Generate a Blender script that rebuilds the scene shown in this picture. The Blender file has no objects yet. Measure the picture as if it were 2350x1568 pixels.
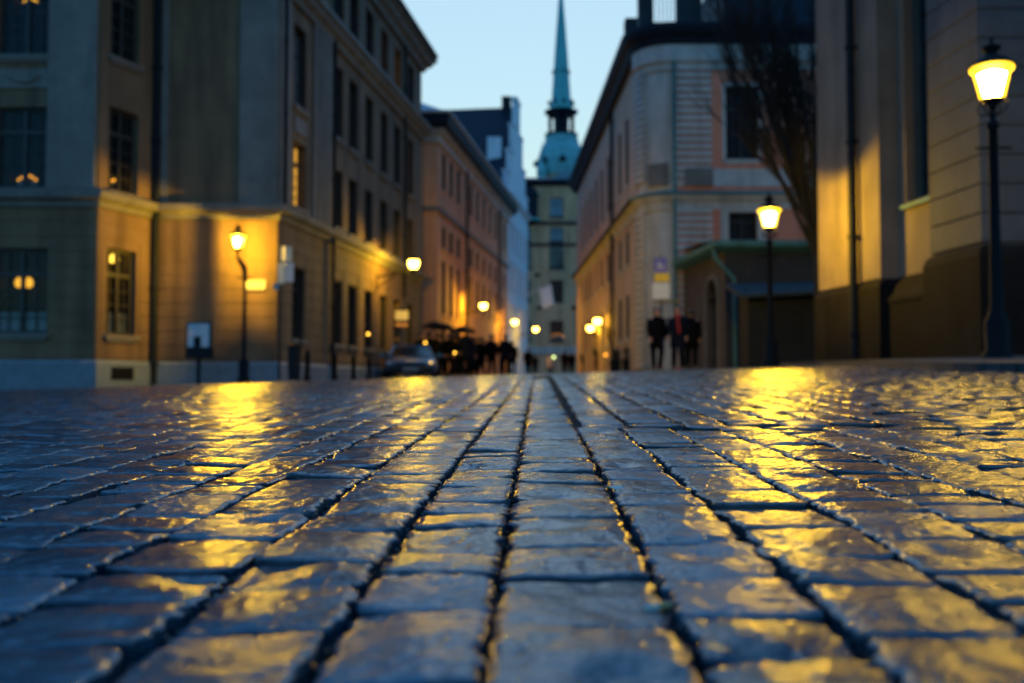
import bpy, math, random
import numpy as np
from mathutils import Vector
R = math.radians
random.seed(7); rng = np.random.default_rng(7)
sc = bpy.context.scene
COL = sc.collection

# ------------------------------------------------------------------ camera
PITCH = math.atan(97/2285)
cam = bpy.data.cameras.new('camera'); camo = bpy.data.objects.new('camera', cam); COL.objects.link(camo)
camo.location = (0, 0, 0); camo.rotation_euler = (R(90)+PITCH, 0, 0)
cam.lens = 35; cam.sensor_width = 36; cam.clip_start = .02; cam.clip_end = 2000
cam.dof.use_dof = True; cam.dof.focus_distance = 2.0; cam.dof.aperture_fstop = 2.9
sc.camera = camo

def at(u, v, Y):
    """point seen at (u, v) of a 2350 px wide print, Y metres ahead"""
    dx, dy = (u-1175)/2285, (784-v)/2285
    k = Y/(math.cos(PITCH)-dy*math.sin(PITCH))
    return Vector((dx*k, Y, (math.sin(PITCH)+dy*math.cos(PITCH))*k))

# ------------------------------------------------------------------ ground shape
_gy = np.array([-70, -20, -5, 0, .72, 1.22, 2.12, 4, 8, 10, 14, 20, 26, 40, 80, 200, 600.])
_gz = np.array([-1.2, -.5, -.16, -.012, .023, .048, .074, .118, .2136, .258, .335, .42, .475, .585, .85, 1.1, 1.2])
_fy = np.linspace(-70, 600, 6701); _fz = np.interp(_fy, _gy, _gz)
_k = np.exp(-(np.arange(-20, 21)/3.)**2); _fz = np.convolve(np.pad(_fz, 20, 'edge'), _k/_k.sum(), 'valid')
def gz(x, y):
    x = np.asarray(x, float); y = np.asarray(y, float)
    s = np.clip((y-2)/10, 0, 1); s = s*s*(3-2*s)
    e = np.clip((y-40)/30, 0, 1)
    b = (.012+.018*s)*(1-e*e*(3-2*e))
    return np.interp(y, _fy, _fz)-.24+b*np.clip(x, -15, 15)

# ------------------------------------------------------------------ materials
def nt(m):
    m.use_nodes = True
    return m.node_tree.nodes, m.node_tree.links
def mat(name, c1, c2=None, scale=4., rough=.8, r2=None, bump=.0, bscale=40., metal=0., coat=0., spec=.5, stain=0.):
    m = bpy.data.materials.new(name); N, L = nt(m)
    p = N['Principled BSDF']
    p.inputs['Roughness'].default_value = rough; p.inputs['Metallic'].default_value = metal
    p.inputs['Specular IOR Level'].default_value = spec; p.inputs['Coat Weight'].default_value = coat
    tc = N.new('ShaderNodeTexCoord')
    n = N.new('ShaderNodeTexNoise'); n.inputs['Scale'].default_value = scale; n.inputs['Detail'].default_value = 6
    n.inputs['Roughness'].default_value = .62
    L.new(tc.outputs['Object'], n.inputs['Vector'])
    r = N.new('ShaderNodeValToRGB'); r.color_ramp.elements[0].position = .3; r.color_ramp.elements[1].position = .7
    c2 = c2 or tuple(min(1, c*1.35) for c in c1)
    r.color_ramp.elements[0].color = (*c1, 1); r.color_ramp.elements[1].color = (*c2, 1)
    L.new(n.outputs['Fac'], r.inputs['Fac']); out = r.outputs['Color']
    if stain:
        mp = N.new('ShaderNodeMapping'); mp.inputs['Scale'].default_value = (1.3, 1.3, .16)
        L.new(tc.outputs['Object'], mp.inputs['Vector'])
        n2 = N.new('ShaderNodeTexNoise'); n2.inputs['Scale'].default_value = 1.6; n2.inputs['Detail'].default_value = 5
        L.new(mp.outputs['Vector'], n2.inputs['Vector'])
        r2n = N.new('ShaderNodeMapRange'); r2n.inputs[1].default_value = .42; r2n.inputs[2].default_value = .68
        r2n.inputs[3].default_value = 1; r2n.inputs[4].default_value = 1-stain
        L.new(n2.outputs['Fac'], r2n.inputs[0])
        mx = N.new('ShaderNodeMix'); mx.data_type = 'RGBA'; mx.blend_type = 'MULTIPLY'; mx.inputs[0].default_value = 1
        L.new(out, mx.inputs[6]); L.new(r2n.outputs[0], mx.inputs[7]); out = mx.outputs[2]
    L.new(out, p.inputs['Base Color'])
    if r2 is not None:
        q = N.new('ShaderNodeMapRange'); q.inputs[1].default_value = .3; q.inputs[2].default_value = .7
        q.inputs[3].default_value = rough; q.inputs[4].default_value = r2
        L.new(n.outputs['Fac'], q.inputs[0]); L.new(q.outputs[0], p.inputs['Roughness'])
    if bump:
        b = N.new('ShaderNodeBump'); b.inputs['Strength'].default_value = bump; b.inputs['Distance'].default_value = .02
        n3 = N.new('ShaderNodeTexNoise'); n3.inputs['Scale'].default_value = bscale; n3.inputs['Detail'].default_value = 4
        L.new(tc.outputs['Object'], n3.inputs['Vector']); L.new(n3.outputs['Fac'], b.inputs['Height'])
        L.new(b.outputs['Normal'], p.inputs['Normal'])
    return m
def emat(name, col, s, transparent=False, base=None):
    m = bpy.data.materials.new(name); N, L = nt(m)
    if transparent:
        N.remove(N['Principled BSDF']); o = N['Material Output']
        e = N.new('ShaderNodeEmission'); e.inputs[0].default_value = (*col, 1); e.inputs[1].default_value = s
        t = N.new('ShaderNodeBsdfTransparent'); a = N.new('ShaderNodeAddShader')
        L.new(e.outputs[0], a.inputs[0]); L.new(t.outputs[0], a.inputs[1]); L.new(a.outputs[0], o.inputs[0])
    else:
        p = N['Principled BSDF']; p.inputs['Base Color'].default_value = (*(base or col), 1)
        p.inputs['Emission Color'].default_value = (*col, 1); p.inputs['Emission Strength'].default_value = s
    return m
def clear_glass(name):
    m = bpy.data.materials.new(name); N, L = nt(m); N.remove(N['Principled BSDF'])
    t = N.new('ShaderNodeBsdfTransparent'); t.inputs[0].default_value = (.75, .8, .82, 1)
    g = N.new('ShaderNodeBsdfGlossy'); g.inputs['Roughness'].default_value = .03
    f = N.new('ShaderNodeFresnel'); f.inputs[0].default_value = 1.28
    x = N.new('ShaderNodeMixShader')
    L.new(f.outputs[0], x.inputs[0]); L.new(t.outputs[0], x.inputs[1]); L.new(g.outputs[0], x.inputs[2])
    L.new(x.outputs[0], N['Material Output'].inputs[0]); return m

LAMPC = (1., .575, .018); GLOWC = (1., .60, .065)
M = dict(
 palace=mat('ochre_plaster', (.175, .105, .054), (.235, .145, .075), 1.1, .85, bump=.35, bscale=60, stain=.45),
 palacetrim=mat('grey_ochre_stone', (.16, .145, .125), (.24, .215, .18), 2, .8, bump=.4, bscale=50, stain=.25),
 annexwall=mat('grey_brown_plaster', (.075, .056, .045), (.12, .09, .072), 2, .85, bump=.4, bscale=50, stain=.3),
 granite=mat('grey_granite', (.13, .17, .20), (.20, .25, .29), 6, .6, .75, bump=.4, bscale=70),
 orange=mat('orange_plaster', (.74, .34, .17), (.84, .43, .23), 1.0, .85, bump=.3, bscale=50, stain=.25),
 white=mat('white_plaster', (.68, .68, .70), (.80, .80, .80), 1.0, .8, bump=.3, bscale=50, stain=.15),
 ochre=mat('dull_ochre_plaster', (.70, .40, .20), (.80, .49, .26), .8, .85, bump=.3, bscale=40, stain=.35),
 salmon=mat('salmon_plaster', (.82, .27, .15), (.90, .34, .20), 1.0, .85, bump=.3, bscale=55, stain=.25),
 tan=mat('tan_plaster', (.60, .40, .26), (.70, .49, .33), 1.0, .85, bump=.3, bscale=55, stain=.35),
 sandstone=mat('pale_sandstone', (.52, .48, .42), (.68, .63, .56), 1.6, .8, bump=.5, bscale=45, stain=.3),
 churchplaster=mat('church_plaster', (.15, .115, .085), (.235, .18, .135), 1.0, .85, bump=.5, bscale=22, stain=.3),
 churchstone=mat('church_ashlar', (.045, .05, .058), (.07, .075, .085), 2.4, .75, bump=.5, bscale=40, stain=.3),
 shaded_brownstone=mat('shaded_brown_sandstone', (.006, .0056, .006), (.013, .011, .0108), 2.2, .85, bump=.5, bscale=40, stain=.4, spec=.12),  # brown stone made near-black; lantern-base shade is put into the colour
 slate=mat('dark_slate', (.007, .012, .022), (.016, .024, .036), 7, .6, .75, bump=.4, bscale=30, spec=.25),
 bluemetal=mat('blue_grey_sheet_metal', (.13, .22, .28), (.22, .33, .38), 3, .45, .6, bump=.1),
 oldcopper=mat('dull_copper', (.05, .19, .19), (.10, .29, .28), 3, .6, .75, bump=.15, bscale=20, stain=.4),
 darkmetal=mat('dark_sheet_metal', (.010, .022, .03), (.02, .036, .046), 3, .6, .7, bump=.1, spec=.2),
 copper=mat('green_copper', (.10, .46, .46), (.20, .64, .60), 3, .6, .75, bump=.15, bscale=20, stain=.2),
 pcopper=mat('pale_green_copper', (.14, .42, .42), (.28, .60, .58), .6, .6, .75, bump=.15, bscale=4, stain=.3),
 darkstone=mat('dark_grey_stone', (.022, .024, .028), (.042, .043, .046), 3, .8, bump=.4, bscale=30, stain=.3),  # dark grey stone for trim, roof piers and annex front
 iron=mat('black_iron', (.006, .006, .007), (.013, .013, .014), 20, .6, .75, bump=.1, spec=.12),
 pipe=mat('dark_pipe_paint', (.008, .011, .015), (.018, .022, .026), 8, .65, spec=.12),
 frame=mat('dark_window_paint', (.02, .018, .017), (.04, .035, .03), 8, .5),
 pframe=mat('pale_window_paint', (.30, .29, .27), (.40, .39, .36), 8, .5),
 pane=mat('dark_pane', (.006, .008, .011), (.014, .017, .022), 2, .05, .12, spec=.9),
 dpane=mat('dull_pane', (.006, .009, .013), (.014, .02, .026), 2, .35, spec=.25),
 bpane=mat('painted_sky_pane', (.10, .21, .30), (.20, .33, .42), 3, .06, .2, spec=.9),  # pale blue of reflected sky put into the pane colour
 clear=clear_glass('clear_pane'),
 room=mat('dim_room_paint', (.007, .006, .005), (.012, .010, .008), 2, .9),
 curtain=mat('white_curtain', (.72, .72, .72), (.85, .85, .84), 25, .9),
 warm=emat('lit_room_glow', (1, .48, .06), 1.3, base=(.2, .1, .03)),
 dimwarm=emat('dim_room_glow', (1, .42, .1), .35, base=(.2, .1, .03)),
 lampglass=emat('glowing_lantern_glass', LAMPC, 2.0, True), mantle=emat('lantern_mantle_glow', GLOWC, 26, True),
 bigglass=emat('glowing_near_lantern_glass', LAMPC, 2.2, True),
 wallglass=emat('glowing_wall_lantern_glass', GLOWC, 15, True),
 bigmantle=emat('near_lantern_mantle_glow', GLOWC, 90, True), bulb=emat('warm_bulb', (1, .52, .05), 6), gbulb=emat('greenish_bulb', (.8, 1, .35), 4),
 obulb=emat('orange_bulb', (1, .36, .03), 4.5), star=emat('star_paper_glow', (1, .42, .03), 2.2, base=(.8, .4, .1)),
 cream=mat('cream_sign_enamel', (.62, .56, .40), (.72, .66, .48), 5, .5), greyplate=mat('grey_sign_plate', (.5, .51, .54), (.6, .61, .64), 5, .5),
 blue=mat('blue_sign_enamel', (.008, .05, .42), (.012, .06, .5), 5, .4), yellow=mat('yellow_sign_enamel', (.85, .50, .03), (.9, .58, .05), 5, .4),
 signwhite=mat('white_sign_enamel', (.66, .68, .7), (.8, .8, .8), 4, .45), olive=mat('olive_board', (.16, .13, .04), (.2, .17, .06), 5, .6),
 bark=mat('dark_bark', (.006, .006, .006), (.014, .013, .012), 14, .85, bump=.6, bscale=60),
 skin=mat('skin', (.5, .24, .17), (.56, .29, .2), 9, .55), hair=mat('dark_hair', (.02, .014, .01), (.05, .03, .02), 60, .6),
 coat=mat('black_wool', (.003, .003, .005), (.007, .008, .011), 40, .95, spec=.05), navy=mat('navy_wool', (.004, .006, .014), (.009, .013, .026), 40, .95, spec=.05),
 grey=mat('grey_wool', (.018, .018, .021), (.03, .03, .034), 40, .95, spec=.05), rose=mat('pale_rose_jacket', (.4, .28, .28), (.5, .36, .35), 20, .8),
 denim=mat('dark_denim', (.004, .006, .012), (.009, .012, .022), 50, .9, spec=.05), red=mat('red_knit', (.22, .012, .012), (.32, .02, .018), 60, .9),
 leather=mat('black_leather', (.01, .01, .01), (.02, .02, .02), 20, .4), umb=mat('black_umbrella_cloth', (.003, .003, .005), (.006, .006, .009), 10, .8, spec=.06),
 carpaint=mat('dark_blue_car_paint', (.03, .085, .15), (.04, .10, .17), 3, .3, coat=.4), carblack=mat('black_car_paint', (.008, .009, .011), (.012, .013, .015), 3, .25, coat=.8),
 carglass=mat('car_glass', (.006, .008, .01), (.01, .013, .016), 2, .15, spec=.4), rubber=mat('tyre_rubber', (.012, .012, .012), (.02, .02, .02), 20, .85),
 alloy=mat('wheel_alloy', (.3, .3, .32), (.4, .4, .42), 10, .3, metal=.9), hlamp=mat('headlight_lens', (.5, .55, .6), (.6, .65, .7), 5, .08, spec=.9),
 plate=mat('number_plate', (.25, .26, .28), (.3, .31, .33), 5, .5), cloth=mat('white_flag_cloth', (.80, .82, .88), (.9, .9, .93), 6, .85),
 shrub=mat('dark_evergreen', (.010, .022, .014), (.025, .045, .025), 30, .7),
 leaf=mat('brown_leaf', (.2, .12, .05), (.34, .22, .1), 60, .6), butt=mat('pale_paper', (.5, .45, .36), (.6, .55, .46), 90, .8), cork=mat('cork_filter', (.36, .2, .08), (.5, .3, .14), 300, .8),
)

# ------------------------------------------------------------------ mesh builder
class Fr:
    """facade frame: u runs along d, outward is to the right of d"""
    def __init__(s, p, q):
        s.p = Vector(p[:2]); e = Vector(q[:2])-s.p; s.len = e.length; s.d = e/s.len; s.n = Vector((s.d.y, -s.d.x)); s.ang = math.atan2(s.d.y, s.d.x)
    def w(s, u, z, out=0.):
        a = s.p+s.d*u+s.n*out; return Vector((a.x, a.y, z))
class MB:
    def __init__(s): s.v = []; s.f = []
    def add(s, vs, fs):
        b = len(s.v); s.v += [tuple(x) for x in vs]; s.f += [tuple(b+i for i in f) for f in fs]; return s
    def hexa(s, p): return s.add(p, [(3, 2, 1, 0), (4, 5, 6, 7), (0, 1, 5, 4), (1, 2, 6, 5), (2, 3, 7, 6), (3, 0, 4, 7)])
    def box(s, x0, x1, y0, y1, z0, z1):
        return s.hexa([(x0, y0, z0), (x1, y0, z0), (x1, y1, z0), (x0, y1, z0), (x0, y0, z1), (x1, y0, z1), (x1, y1, z1), (x0, y1, z1)])
    def fbox(s, F, u0, u1, z0, z1, d0, d1):
        return s.hexa([F.w(u0, z0, d1), F.w(u1, z0, d1), F.w(u1, z0, d0), F.w(u0, z0, d0), F.w(u0, z1, d1), F.w(u1, z1, d1), F.w(u1, z1, d0), F.w(u0, z1, d0)])
    def tube(s, pts, r, n=8):
        pts = [Vector(p) for p in pts]; rs = r if isinstance(r, (list, tuple)) else [r]*len(pts)
        vs = []; ref = Vector((.31, .17, .93)) 
        for i, p in enumerate(pts):
            t = (pts[min(i+1, len(pts)-1)]-pts[max(i-1, 0)]).normalized()
            a = t.cross(ref if abs(t.dot(ref.normalized())) < .95 else Vector((1, 0, 0))).normalized(); b = t.cross(a)
            vs += [p+(a*math.cos(2*math.pi*k/n)+b*math.sin(2*math.pi*k/n))*rs[i] for k in range(n)]
        fs = [(i*n+k, i*n+(k+1) % n, (i+1)*n+(k+1) % n, (i+1)*n+k) for i in range(len(pts)-1) for k in range(n)]
        fs += [tuple(range(n-1, -1, -1)), tuple((len(pts)-1)*n+k for k in range(n))]
        return s.add(vs, fs)
    def lathe(s, c, prof, n=20, rot=0., sx=1., sy=1., cap=True):
        vs = [(c[0]+r*sx*math.cos(2*math.pi*k/n+rot), c[1]+r*sy*math.sin(2*math.pi*k/n+rot), c[2]+z) for r, z in prof for k in range(n)]
        fs = [(i*n+k, i*n+(k+1) % n, (i+1)*n+(k+1) % n, (i+1)*n+k) for i in range(len(prof)-1) for k in range(n)]
        if cap: fs += [tuple(range(n-1, -1, -1)), tuple((len(prof)-1)*n+k for k in range(n))]
        return s.add(vs, fs)
    def sweep(s, path, prof, closed=False):
        """profile (out, z) carried along a ground path with mitred corners; out is to the right"""
        P = [Vector(p[:2]) for p in path]; m = len(P); offs = []
        for i in range(m):
            ns = []
            if i > 0 or closed: e = (P[i]-P[i-1]).normalized(); ns.append(Vector((e.y, -e.x)))
            if i < m-1 or closed: e = (P[(i+1) % m]-P[i]).normalized(); ns.append(Vector((e.y, -e.x)))
            b = sum(ns, Vector((0, 0))).normalized(); offs.append(b/max(.35, b.dot(ns[0])))
        k = len(prof)
        vs = [(P[i].x+offs[i].x*d, P[i].y+offs[i].y*d, z) for i in range(m) for d, z in prof]
        fs = [(i*k+j, ((i+1) % m)*k+j, ((i+1) % m)*k+(j+1) % k, i*k+(j+1) % k) for i in range(m if closed else m-1) for j in range(k)]
        if not closed: fs += [tuple(range(k)), tuple((m-1)*k+j for j in range(k-1, -1, -1))]
        return s.add(vs, fs)
    def wall(s, F, z0, z1, holes=(), reveal=.3, u0=0., u1=None):
        u1 = F.len if u1 is None else u1
        us = sorted({u0, u1, *[h[0] for h in holes], *[h[1] for h in holes]}); zs = sorted({z0, z1, *[h[2] for h in holes], *[h[3] for h in holes]})
        for a, b in zip(us, us[1:]):
            for c, d in zip(zs, zs[1:]):
                mu, mz = (a+b)/2, (c+d)/2
                if any(h[0] < mu < h[1] and h[2] < mz < h[3] for h in holes): continue
                s.add([F.w(a, c), F.w(b, c), F.w(b, d), F.w(a, d)], [(0, 1, 2, 3)])
        for a, b, c, d in holes:
            o = [F.w(a, c), F.w(b, c), F.w(b, d), F.w(a, d)]; i = [F.w(a, c, -reveal), F.w(b, c, -reveal), F.w(b, d, -reveal), F.w(a, d, -reveal)]
            s.add(o+i, [(j, 4+j, 4+(j+1) % 4, (j+1) % 4) for j in range(4)])
        return s
    def poly(s, pts): return s.add(pts, [tuple(range(len(pts)))])
    def build(s, name, m, parent=None, smooth=False, local=False, loc=None, rotz=0.):
        me = bpy.data.meshes.new(name); me.from_pydata(s.v, [], s.f); me.update()
        if smooth: me.polygons.foreach_set('use_smooth', [True]*len(me.polygons))
        return link(name, me, m, parent, local, loc, rotz)
def wpos(o):
    v = Vector((0, 0, 0))
    while o: v += o.location; o = o.parent
    return v
def link(name, me, m=None, parent=None, local=False, loc=None, rotz=0.):
    o = bpy.data.objects.new(name, me); COL.objects.link(o)
    if m and not me.materials: me.materials.append(m)
    o.parent = parent
    if loc is not None: o.location = Vector(loc)-(wpos(parent) if parent and not local else Vector())
    elif parent and not local: o.location = -wpos(parent)
    o.rotation_euler.z = rotz
    return o
def thing(name, label, cat, loc=(0, 0, 0), rotz=0., group=None):
    o = bpy.data.objects.new(name, None); COL.objects.link(o); o.location = loc; o.rotation_euler.z = rotz; o.empty_display_size = .3
    return tag(o, label, cat, group)
def tag(o, label, cat, group=None):
    o['label'] = label; o['category'] = cat
    if group: o['group'] = group
    return o
def dup(root, loc, rotz=0., label=None, group=None, scale=None):
    def rec(o, par):
        c = o.copy(); COL.objects.link(c); c.parent = par
        for ch in list(o.children): rec(ch, c)
        return c
    r = rec(root, None); r.location = loc; r.rotation_euler.z = rotz
    if label: r['label'] = label
    if group: r['group'] = group
    if scale: r.scale = scale
    return r

# ------------------------------------------------------------------ windows
_wc = {}
def window(root, F, uc, z0, z1, w=1., cols=2, rows=4, depth=.2, pane='pane', fm='frame', sill=.1, sm='palacetrim', transom=.7, curtain=0., arch=False):
    h = z1-z0; key = (round(w, 2), round(h, 2), cols, rows, depth, pane, fm, sill, sm, curtain)
    if key not in _wc:
        b = MB(); t = .075; y0, y1 = depth, depth+.07
        b.box(-w/2, -w/2+t, y0, y1, 0, h).box(w/2-t, w/2, y0, y1, 0, h).box(-w/2+t, w/2-t, y0, y1, 0, t).box(-w/2+t, w/2-t, y0, y1, h-t, h)
        zt = h*transom
        b.box(-w/2, -w/2+.035, .04, y0-.002, 0, h).box(w/2-.035, w/2, .04, y0-.002, 0, h).box(-w/2+.035, w/2-.035, .04, y0-.002, h-.03, h) if depth > .15 else None
        b.box(-w/2+t, w/2-t, y0-.02, y1, zt-.05, zt+.05); b.box(-.045, .045, y0-.015, y1, t, zt-.05).box(-.045, .045, y0-.015, y1, zt+.05, h-t)
        for i in range(1, cols*2):
            if i != cols:
                x = -w/2+w*i/(cols*2)
                b.box(x-.013, x+.013, y0+.02, y1, t, h-t) if cols > 1 else None
        for i in range(1, rows):
            z = t+(zt-.05-t)*i/rows
            b.box(-w/2+t, -.045, y0+.022, y1-.002, z-.013, z+.013).box(.045, w/2-t, y0+.022, y1-.002, z-.013, z+.013)
        fme = b.build('window', M[fm]).data
        p = MB().box(-w/2+.02, w/2-.02, depth+.045, depth+.055, .02, h-.02); pme = p.build('pane', M[pane]).data
        sme = None
        if sill: sme = MB().box(-w/2-.09, w/2+.09, -sill, depth, -.09, -.004).box(-w/2-.02, w/2+.02, -sill*.6, -.003, -.17, -.09).build('sill', M[sm]).data
        cme = None
        if curtain:
            q = MB(); k = 40
            for sx in (-1, 1):
                x0, x1 = (-w/2+.06, -.03) if sx < 0 else (.03, w/2-.06)
                vs = [(x0+(x1-x0)*i/k, depth+.13+.018*math.sin(i*1.1), zz) for i in range(k+1) for zz in (.05, .05+curtain)]
                q.add(vs, [(2*i, 2*i+2, 2*i+3, 2*i+1) for i in range(k)])
            cme = q.build('curtain', M['curtain']).data
        for o in [o for o in COL.objects if o.data in (fme, pme, sme, cme) and o.data]: bpy.data.objects.remove(o)
        _wc[key] = (fme, pme, sme, cme)
    fme, pme, sme, cme = _wc[key]
    p = F.w(uc, z0)
    o = link('window', fme, None, root, loc=p, rotz=F.ang)
    link('pane', pme, None, o, local=True)
    if sme: link('sill', sme, None, o, local=True)
    if cme: link('curtain', cme, None, o, local=True)
    return o
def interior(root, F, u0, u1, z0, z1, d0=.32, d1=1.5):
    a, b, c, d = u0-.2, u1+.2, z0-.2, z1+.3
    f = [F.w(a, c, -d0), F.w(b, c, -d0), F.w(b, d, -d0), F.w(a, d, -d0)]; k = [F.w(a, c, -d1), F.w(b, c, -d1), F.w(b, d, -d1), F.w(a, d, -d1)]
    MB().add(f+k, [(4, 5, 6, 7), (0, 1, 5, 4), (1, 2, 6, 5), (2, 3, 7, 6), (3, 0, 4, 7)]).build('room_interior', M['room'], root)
def pipe(root, F, u, z0, z1, r=.055, out=.1, m='pipe', name='drainpipe'):
    b = MB(); b.tube([F.w(u, z0, out), F.w(u, z1, out)], r, 10)
    z = z0+.5
    while z < z1: b.tube([F.w(u, z-.03, out), F.w(u, z+.03, out)], r*1.35, 10); b.fbox(F, u-.02, u+.02, z-.02, z+.02, 0, out); z += 1.9
    return b.build(name, M[m], root)
RECT = lambda d0, d1, z0, z1: [(d0, z0), (d1, z0), (d1, z1), (d0, z1)]
CORN = lambda z, h, d: [(-.02, z), (d*.25, z), (d*.35, z+h*.25), (d*.7, z+h*.45), (d*.8, z+h*.7), (d, z+h*.75), (d, z+h), (-.02, z+h)]
def flat(rootname, pts, z): return [(p[0], p[1], z) for p in pts]
exec_later = []

# ------------------------------------------------------------------ corner palace on the left
def palace():
    P = [(-24, 23.5), (-9.84, 23.5), (-9.13, 25.3), (-6, 25.3), (-3.8, 41.3), (-14, 42.5), (-24, 42.5)]
    root = thing('corner_palace', 'ochre plaster palace with blue-grey granite plinth, at the left of the square', 'building', (-12, 33, 0))
    F0, F1, F2, F3 = Fr(P[0], P[1]), Fr(P[1], P[2]), Fr(P[2], P[3]), Fr(P[3], P[4])
    h0, h1, h3 = [], [], []
    wins = []
    # wide windows of the projecting wing
    for X in (-11.66, -15.2, -18.7):
        u = X+24
        for z0, z1, cu in ((1.19, 3.22, .46), (4.64, 6.6, 0), (7.85, 10, 0), (10.9, 12.6, 0)):
            h0.append((u-.66, u+.66, z0, z1)); wins.append((F0, u, z0, z1, 1.32, cu, X > -12))
    for z0, z1, cu in ((1.18, 3.28, .5), (4.67, 6.72, 0), (7.95, 10.1, 0), (11, 12.7, 0)):
        h1.append((.32, 1.30, z0, z1)); wins.append((F1, .81, z0, z1, .98, cu, True))
    for F, u, z0, z1, w, cu, see in wins:
        see = see and z1 < 10.5
        window(root, F, u, z0, z1, w, 2, 4 if z1-z0 > 1.8 else 3, pane='clear' if see else 'pane', curtain=cu if see else 0, depth=.14)
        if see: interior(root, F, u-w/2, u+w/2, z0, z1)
    cols = [1.6, 4.95, 6.55, 8.38, 10.3, 12.2, 14.3]
    for i, u in enumerate(cols):
        for z0, z1 in ((1.2, 3.15), (4.75, 6.55), (7.5, 9.75), (11.0, 12.75)):
            if i == 5 and z0 < 2: z0 = .35
            h3.append((u-.5, u+.5, z0, z1))
            pn = 'pane' if z0 < 4 or i > 3 and z0 < 7 else 'bpane'
            if i == 0 and z0 == 4.75 or i == 5 and z0 == 11.0: pn = 'warm'
            if i == 6 and 7 < z0 < 8 or i == 4 and z0 == 11.0: pn = 'dimwarm'
            if z0 < 1: continue
            window(root, F3, u, z0, z1, .996, 2, 4, pane=pn, depth=.3 if i else .2)
    # entrance door in the sixth bay
    d = MB(); d.fbox(F3, 11.72, 12.68, .0, 2.5, -.3, -.22); d.fbox(F3, 11.72, 12.68, 2.56, 3.14, -.3, -.26); d.build('door', M['frame'], root)
    w = MB(); zt = 13.6
    w.wall(F0, -.9, zt, h0, .34); w.wall(F1, -.9, zt, h1, .34); w.wall(F2, -.9, zt); w.wall(F3, -.9, zt, h3, .34)
    for a, b in ((3, 4), (4, 5), (5, 6), (6, 0)):
        if a > 3: w.wall(Fr(P[a], P[b]), -.9, zt)
    w.wall(Fr(P[4], P[5]), -.9, zt); w.build('wall', M['palace'], root)
    path = P[:5]+[P[5]]
    # plinth is broken at the entrance
    f3a, f3b = F3.w(11.65, 0), F3.w(12.75, 0)
    MB().sweep(P[:4]+[f3a], [(-.1, -1), (.09, -1), (.09, .5), (.05, .56), (-.1, .56)]).build('plinth', M['granite'], root)
    MB().sweep([f3b]+P[4:6], [(-.1, -1), (.09, -1), (.09, .5), (.05, .56), (-.1, .56)]).build('plinth', M['granite'], root)
    MB().sweep(path, [(-.02, 4.18), (.07, 4.2), (.1, 4.32), (.24, 4.4), (.26, 4.56), (.08, 4.62), (-.02, 4.62)]).build('string_course', M['palacetrim'], root)
    MB().sweep(path, CORN(10.2, .55, .42)).build('string_course', M['palacetrim'], root)
    MB().sweep(path, CORN(13.1, .65, .55)).build('eaves_cornice', M['palacetrim'], root)
    # corner piers and pilasters
    b = MB()
    for F, u0, u1, d in ((F2, 2.15, 3.128, .07), (F2, .02, .32, .05), (F0, 12.95, 14.1, .09), (F3, 2.55, 2.77, .1), (F3, 2.97, 3.19, .1), (F3, 3.38, 3.60, .1), (F3, 3.78, 4.0, .1), (F3, .05, .75, .06)):
        MB().fbox(F, u0, u1, 4.63, 10.2, 0, d).build('pilaster', M['palacetrim'], root)
    MB().fbox(F3, 1.15, 2.05, 6.78, 7.22, 0, .04).build('relief_panel', M['palacetrim'], root); b = MB(); b.fbox(F0, 11.75, 12.95, 7.05, 7.5, 0, .04)
    b.tube([F0.w(11.95+.8*i/10, 7.35-.16*math.sin(math.pi*i/10), .06) for i in range(11)], .035, 6); b.build('relief_panel', M['palacetrim'], root)
    b = MB(); 
    for F, hs, lim in ((F2, [], 3.125), (F1, h1, 1.93), (F0, h0, 14.15), (F3, h3, 16.1)):
        z = .62
        while z < 4.1:
            zz = min(z+.34, 4.16); cuts = sorted((a-.1, c+.1) for a, c, z0, z1 in hs if z0-.18 < zz and z1 > z); u = .01
            for a, c in cuts+[(lim, lim)]:
                if a-u > .05: b.fbox(F, u, a, z, zz, -.01, .016)
                u = max(u, c)
            z += .36
    b.build('ashlar_course', M['palace'], root)
    pipe(root, F2, .05, .0, 13.2, .10, .12); pipe(root, F3, .28, 4.6, 13.1, .05, .1); pipe(root, F3, 4.25, -.1, 13.1, .055, .12); pipe(root, F3, 12.95, 3.3, 13.1, .06, .12)
    b = MB(); b.fbox(F1, .42, 1.16, .1, .4, .09, .1)
    for i in range(6): b.fbox(F1, .46+.12*i, .50+.12*i, .1, .4, .1, .115)
    b.build('cellar_grate', M['iron'], root)
    # mansard roof
    Q = [(-24, 23.0), (-9.5, 23.0), (-8.8, 24.8), (-5.5, 24.8), (-3.3, 41.7), (-14, 43), (-24, 43)]
    c = (-15, 33.5); r = MB(); n = len(Q)
    L1 = [(q[0]+(c[0]-q[0])*.10, q[1]+(c[1]-q[1])*.10) for q in Q]; L2 = [(q[0]+(c[0]-q[0])*.55, q[1]+(c[1]-q[1])*.55) for q in Q]
    vs = [(*q, 13.76) for q in Q]+[(*q, 15.5) for q in L1]+[(*q, 17.3) for q in L2]
    r.add(vs, [(i, (i+1) % n, n+(i+1) % n, n+i) for i in range(n)]+[(n+i, n+(i+1) % n, 2*n+(i+1) % n, 2*n+i) for i in range(n)]+[tuple(2*n+i for i in range(n)), tuple(range(n-1, -1, -1))])
    ro = r.build('roof', M['slate'], root)
    for u in (12.3, 8, 3.5):
        p = F3.w(u, 0, -.6); MB().box(p.x-.8, p.x+.3, p.y-.6, p.y+.6, 14, 15.6).build('dormer', M['slate'], ro, local=True)
    MB().sweep([F3.w(-.2, 0), F3.w(16.4, 0)], RECT(.56, .66, 13.7, 13.82)).build('gutter', M['pipe'], root)
palace()

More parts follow.
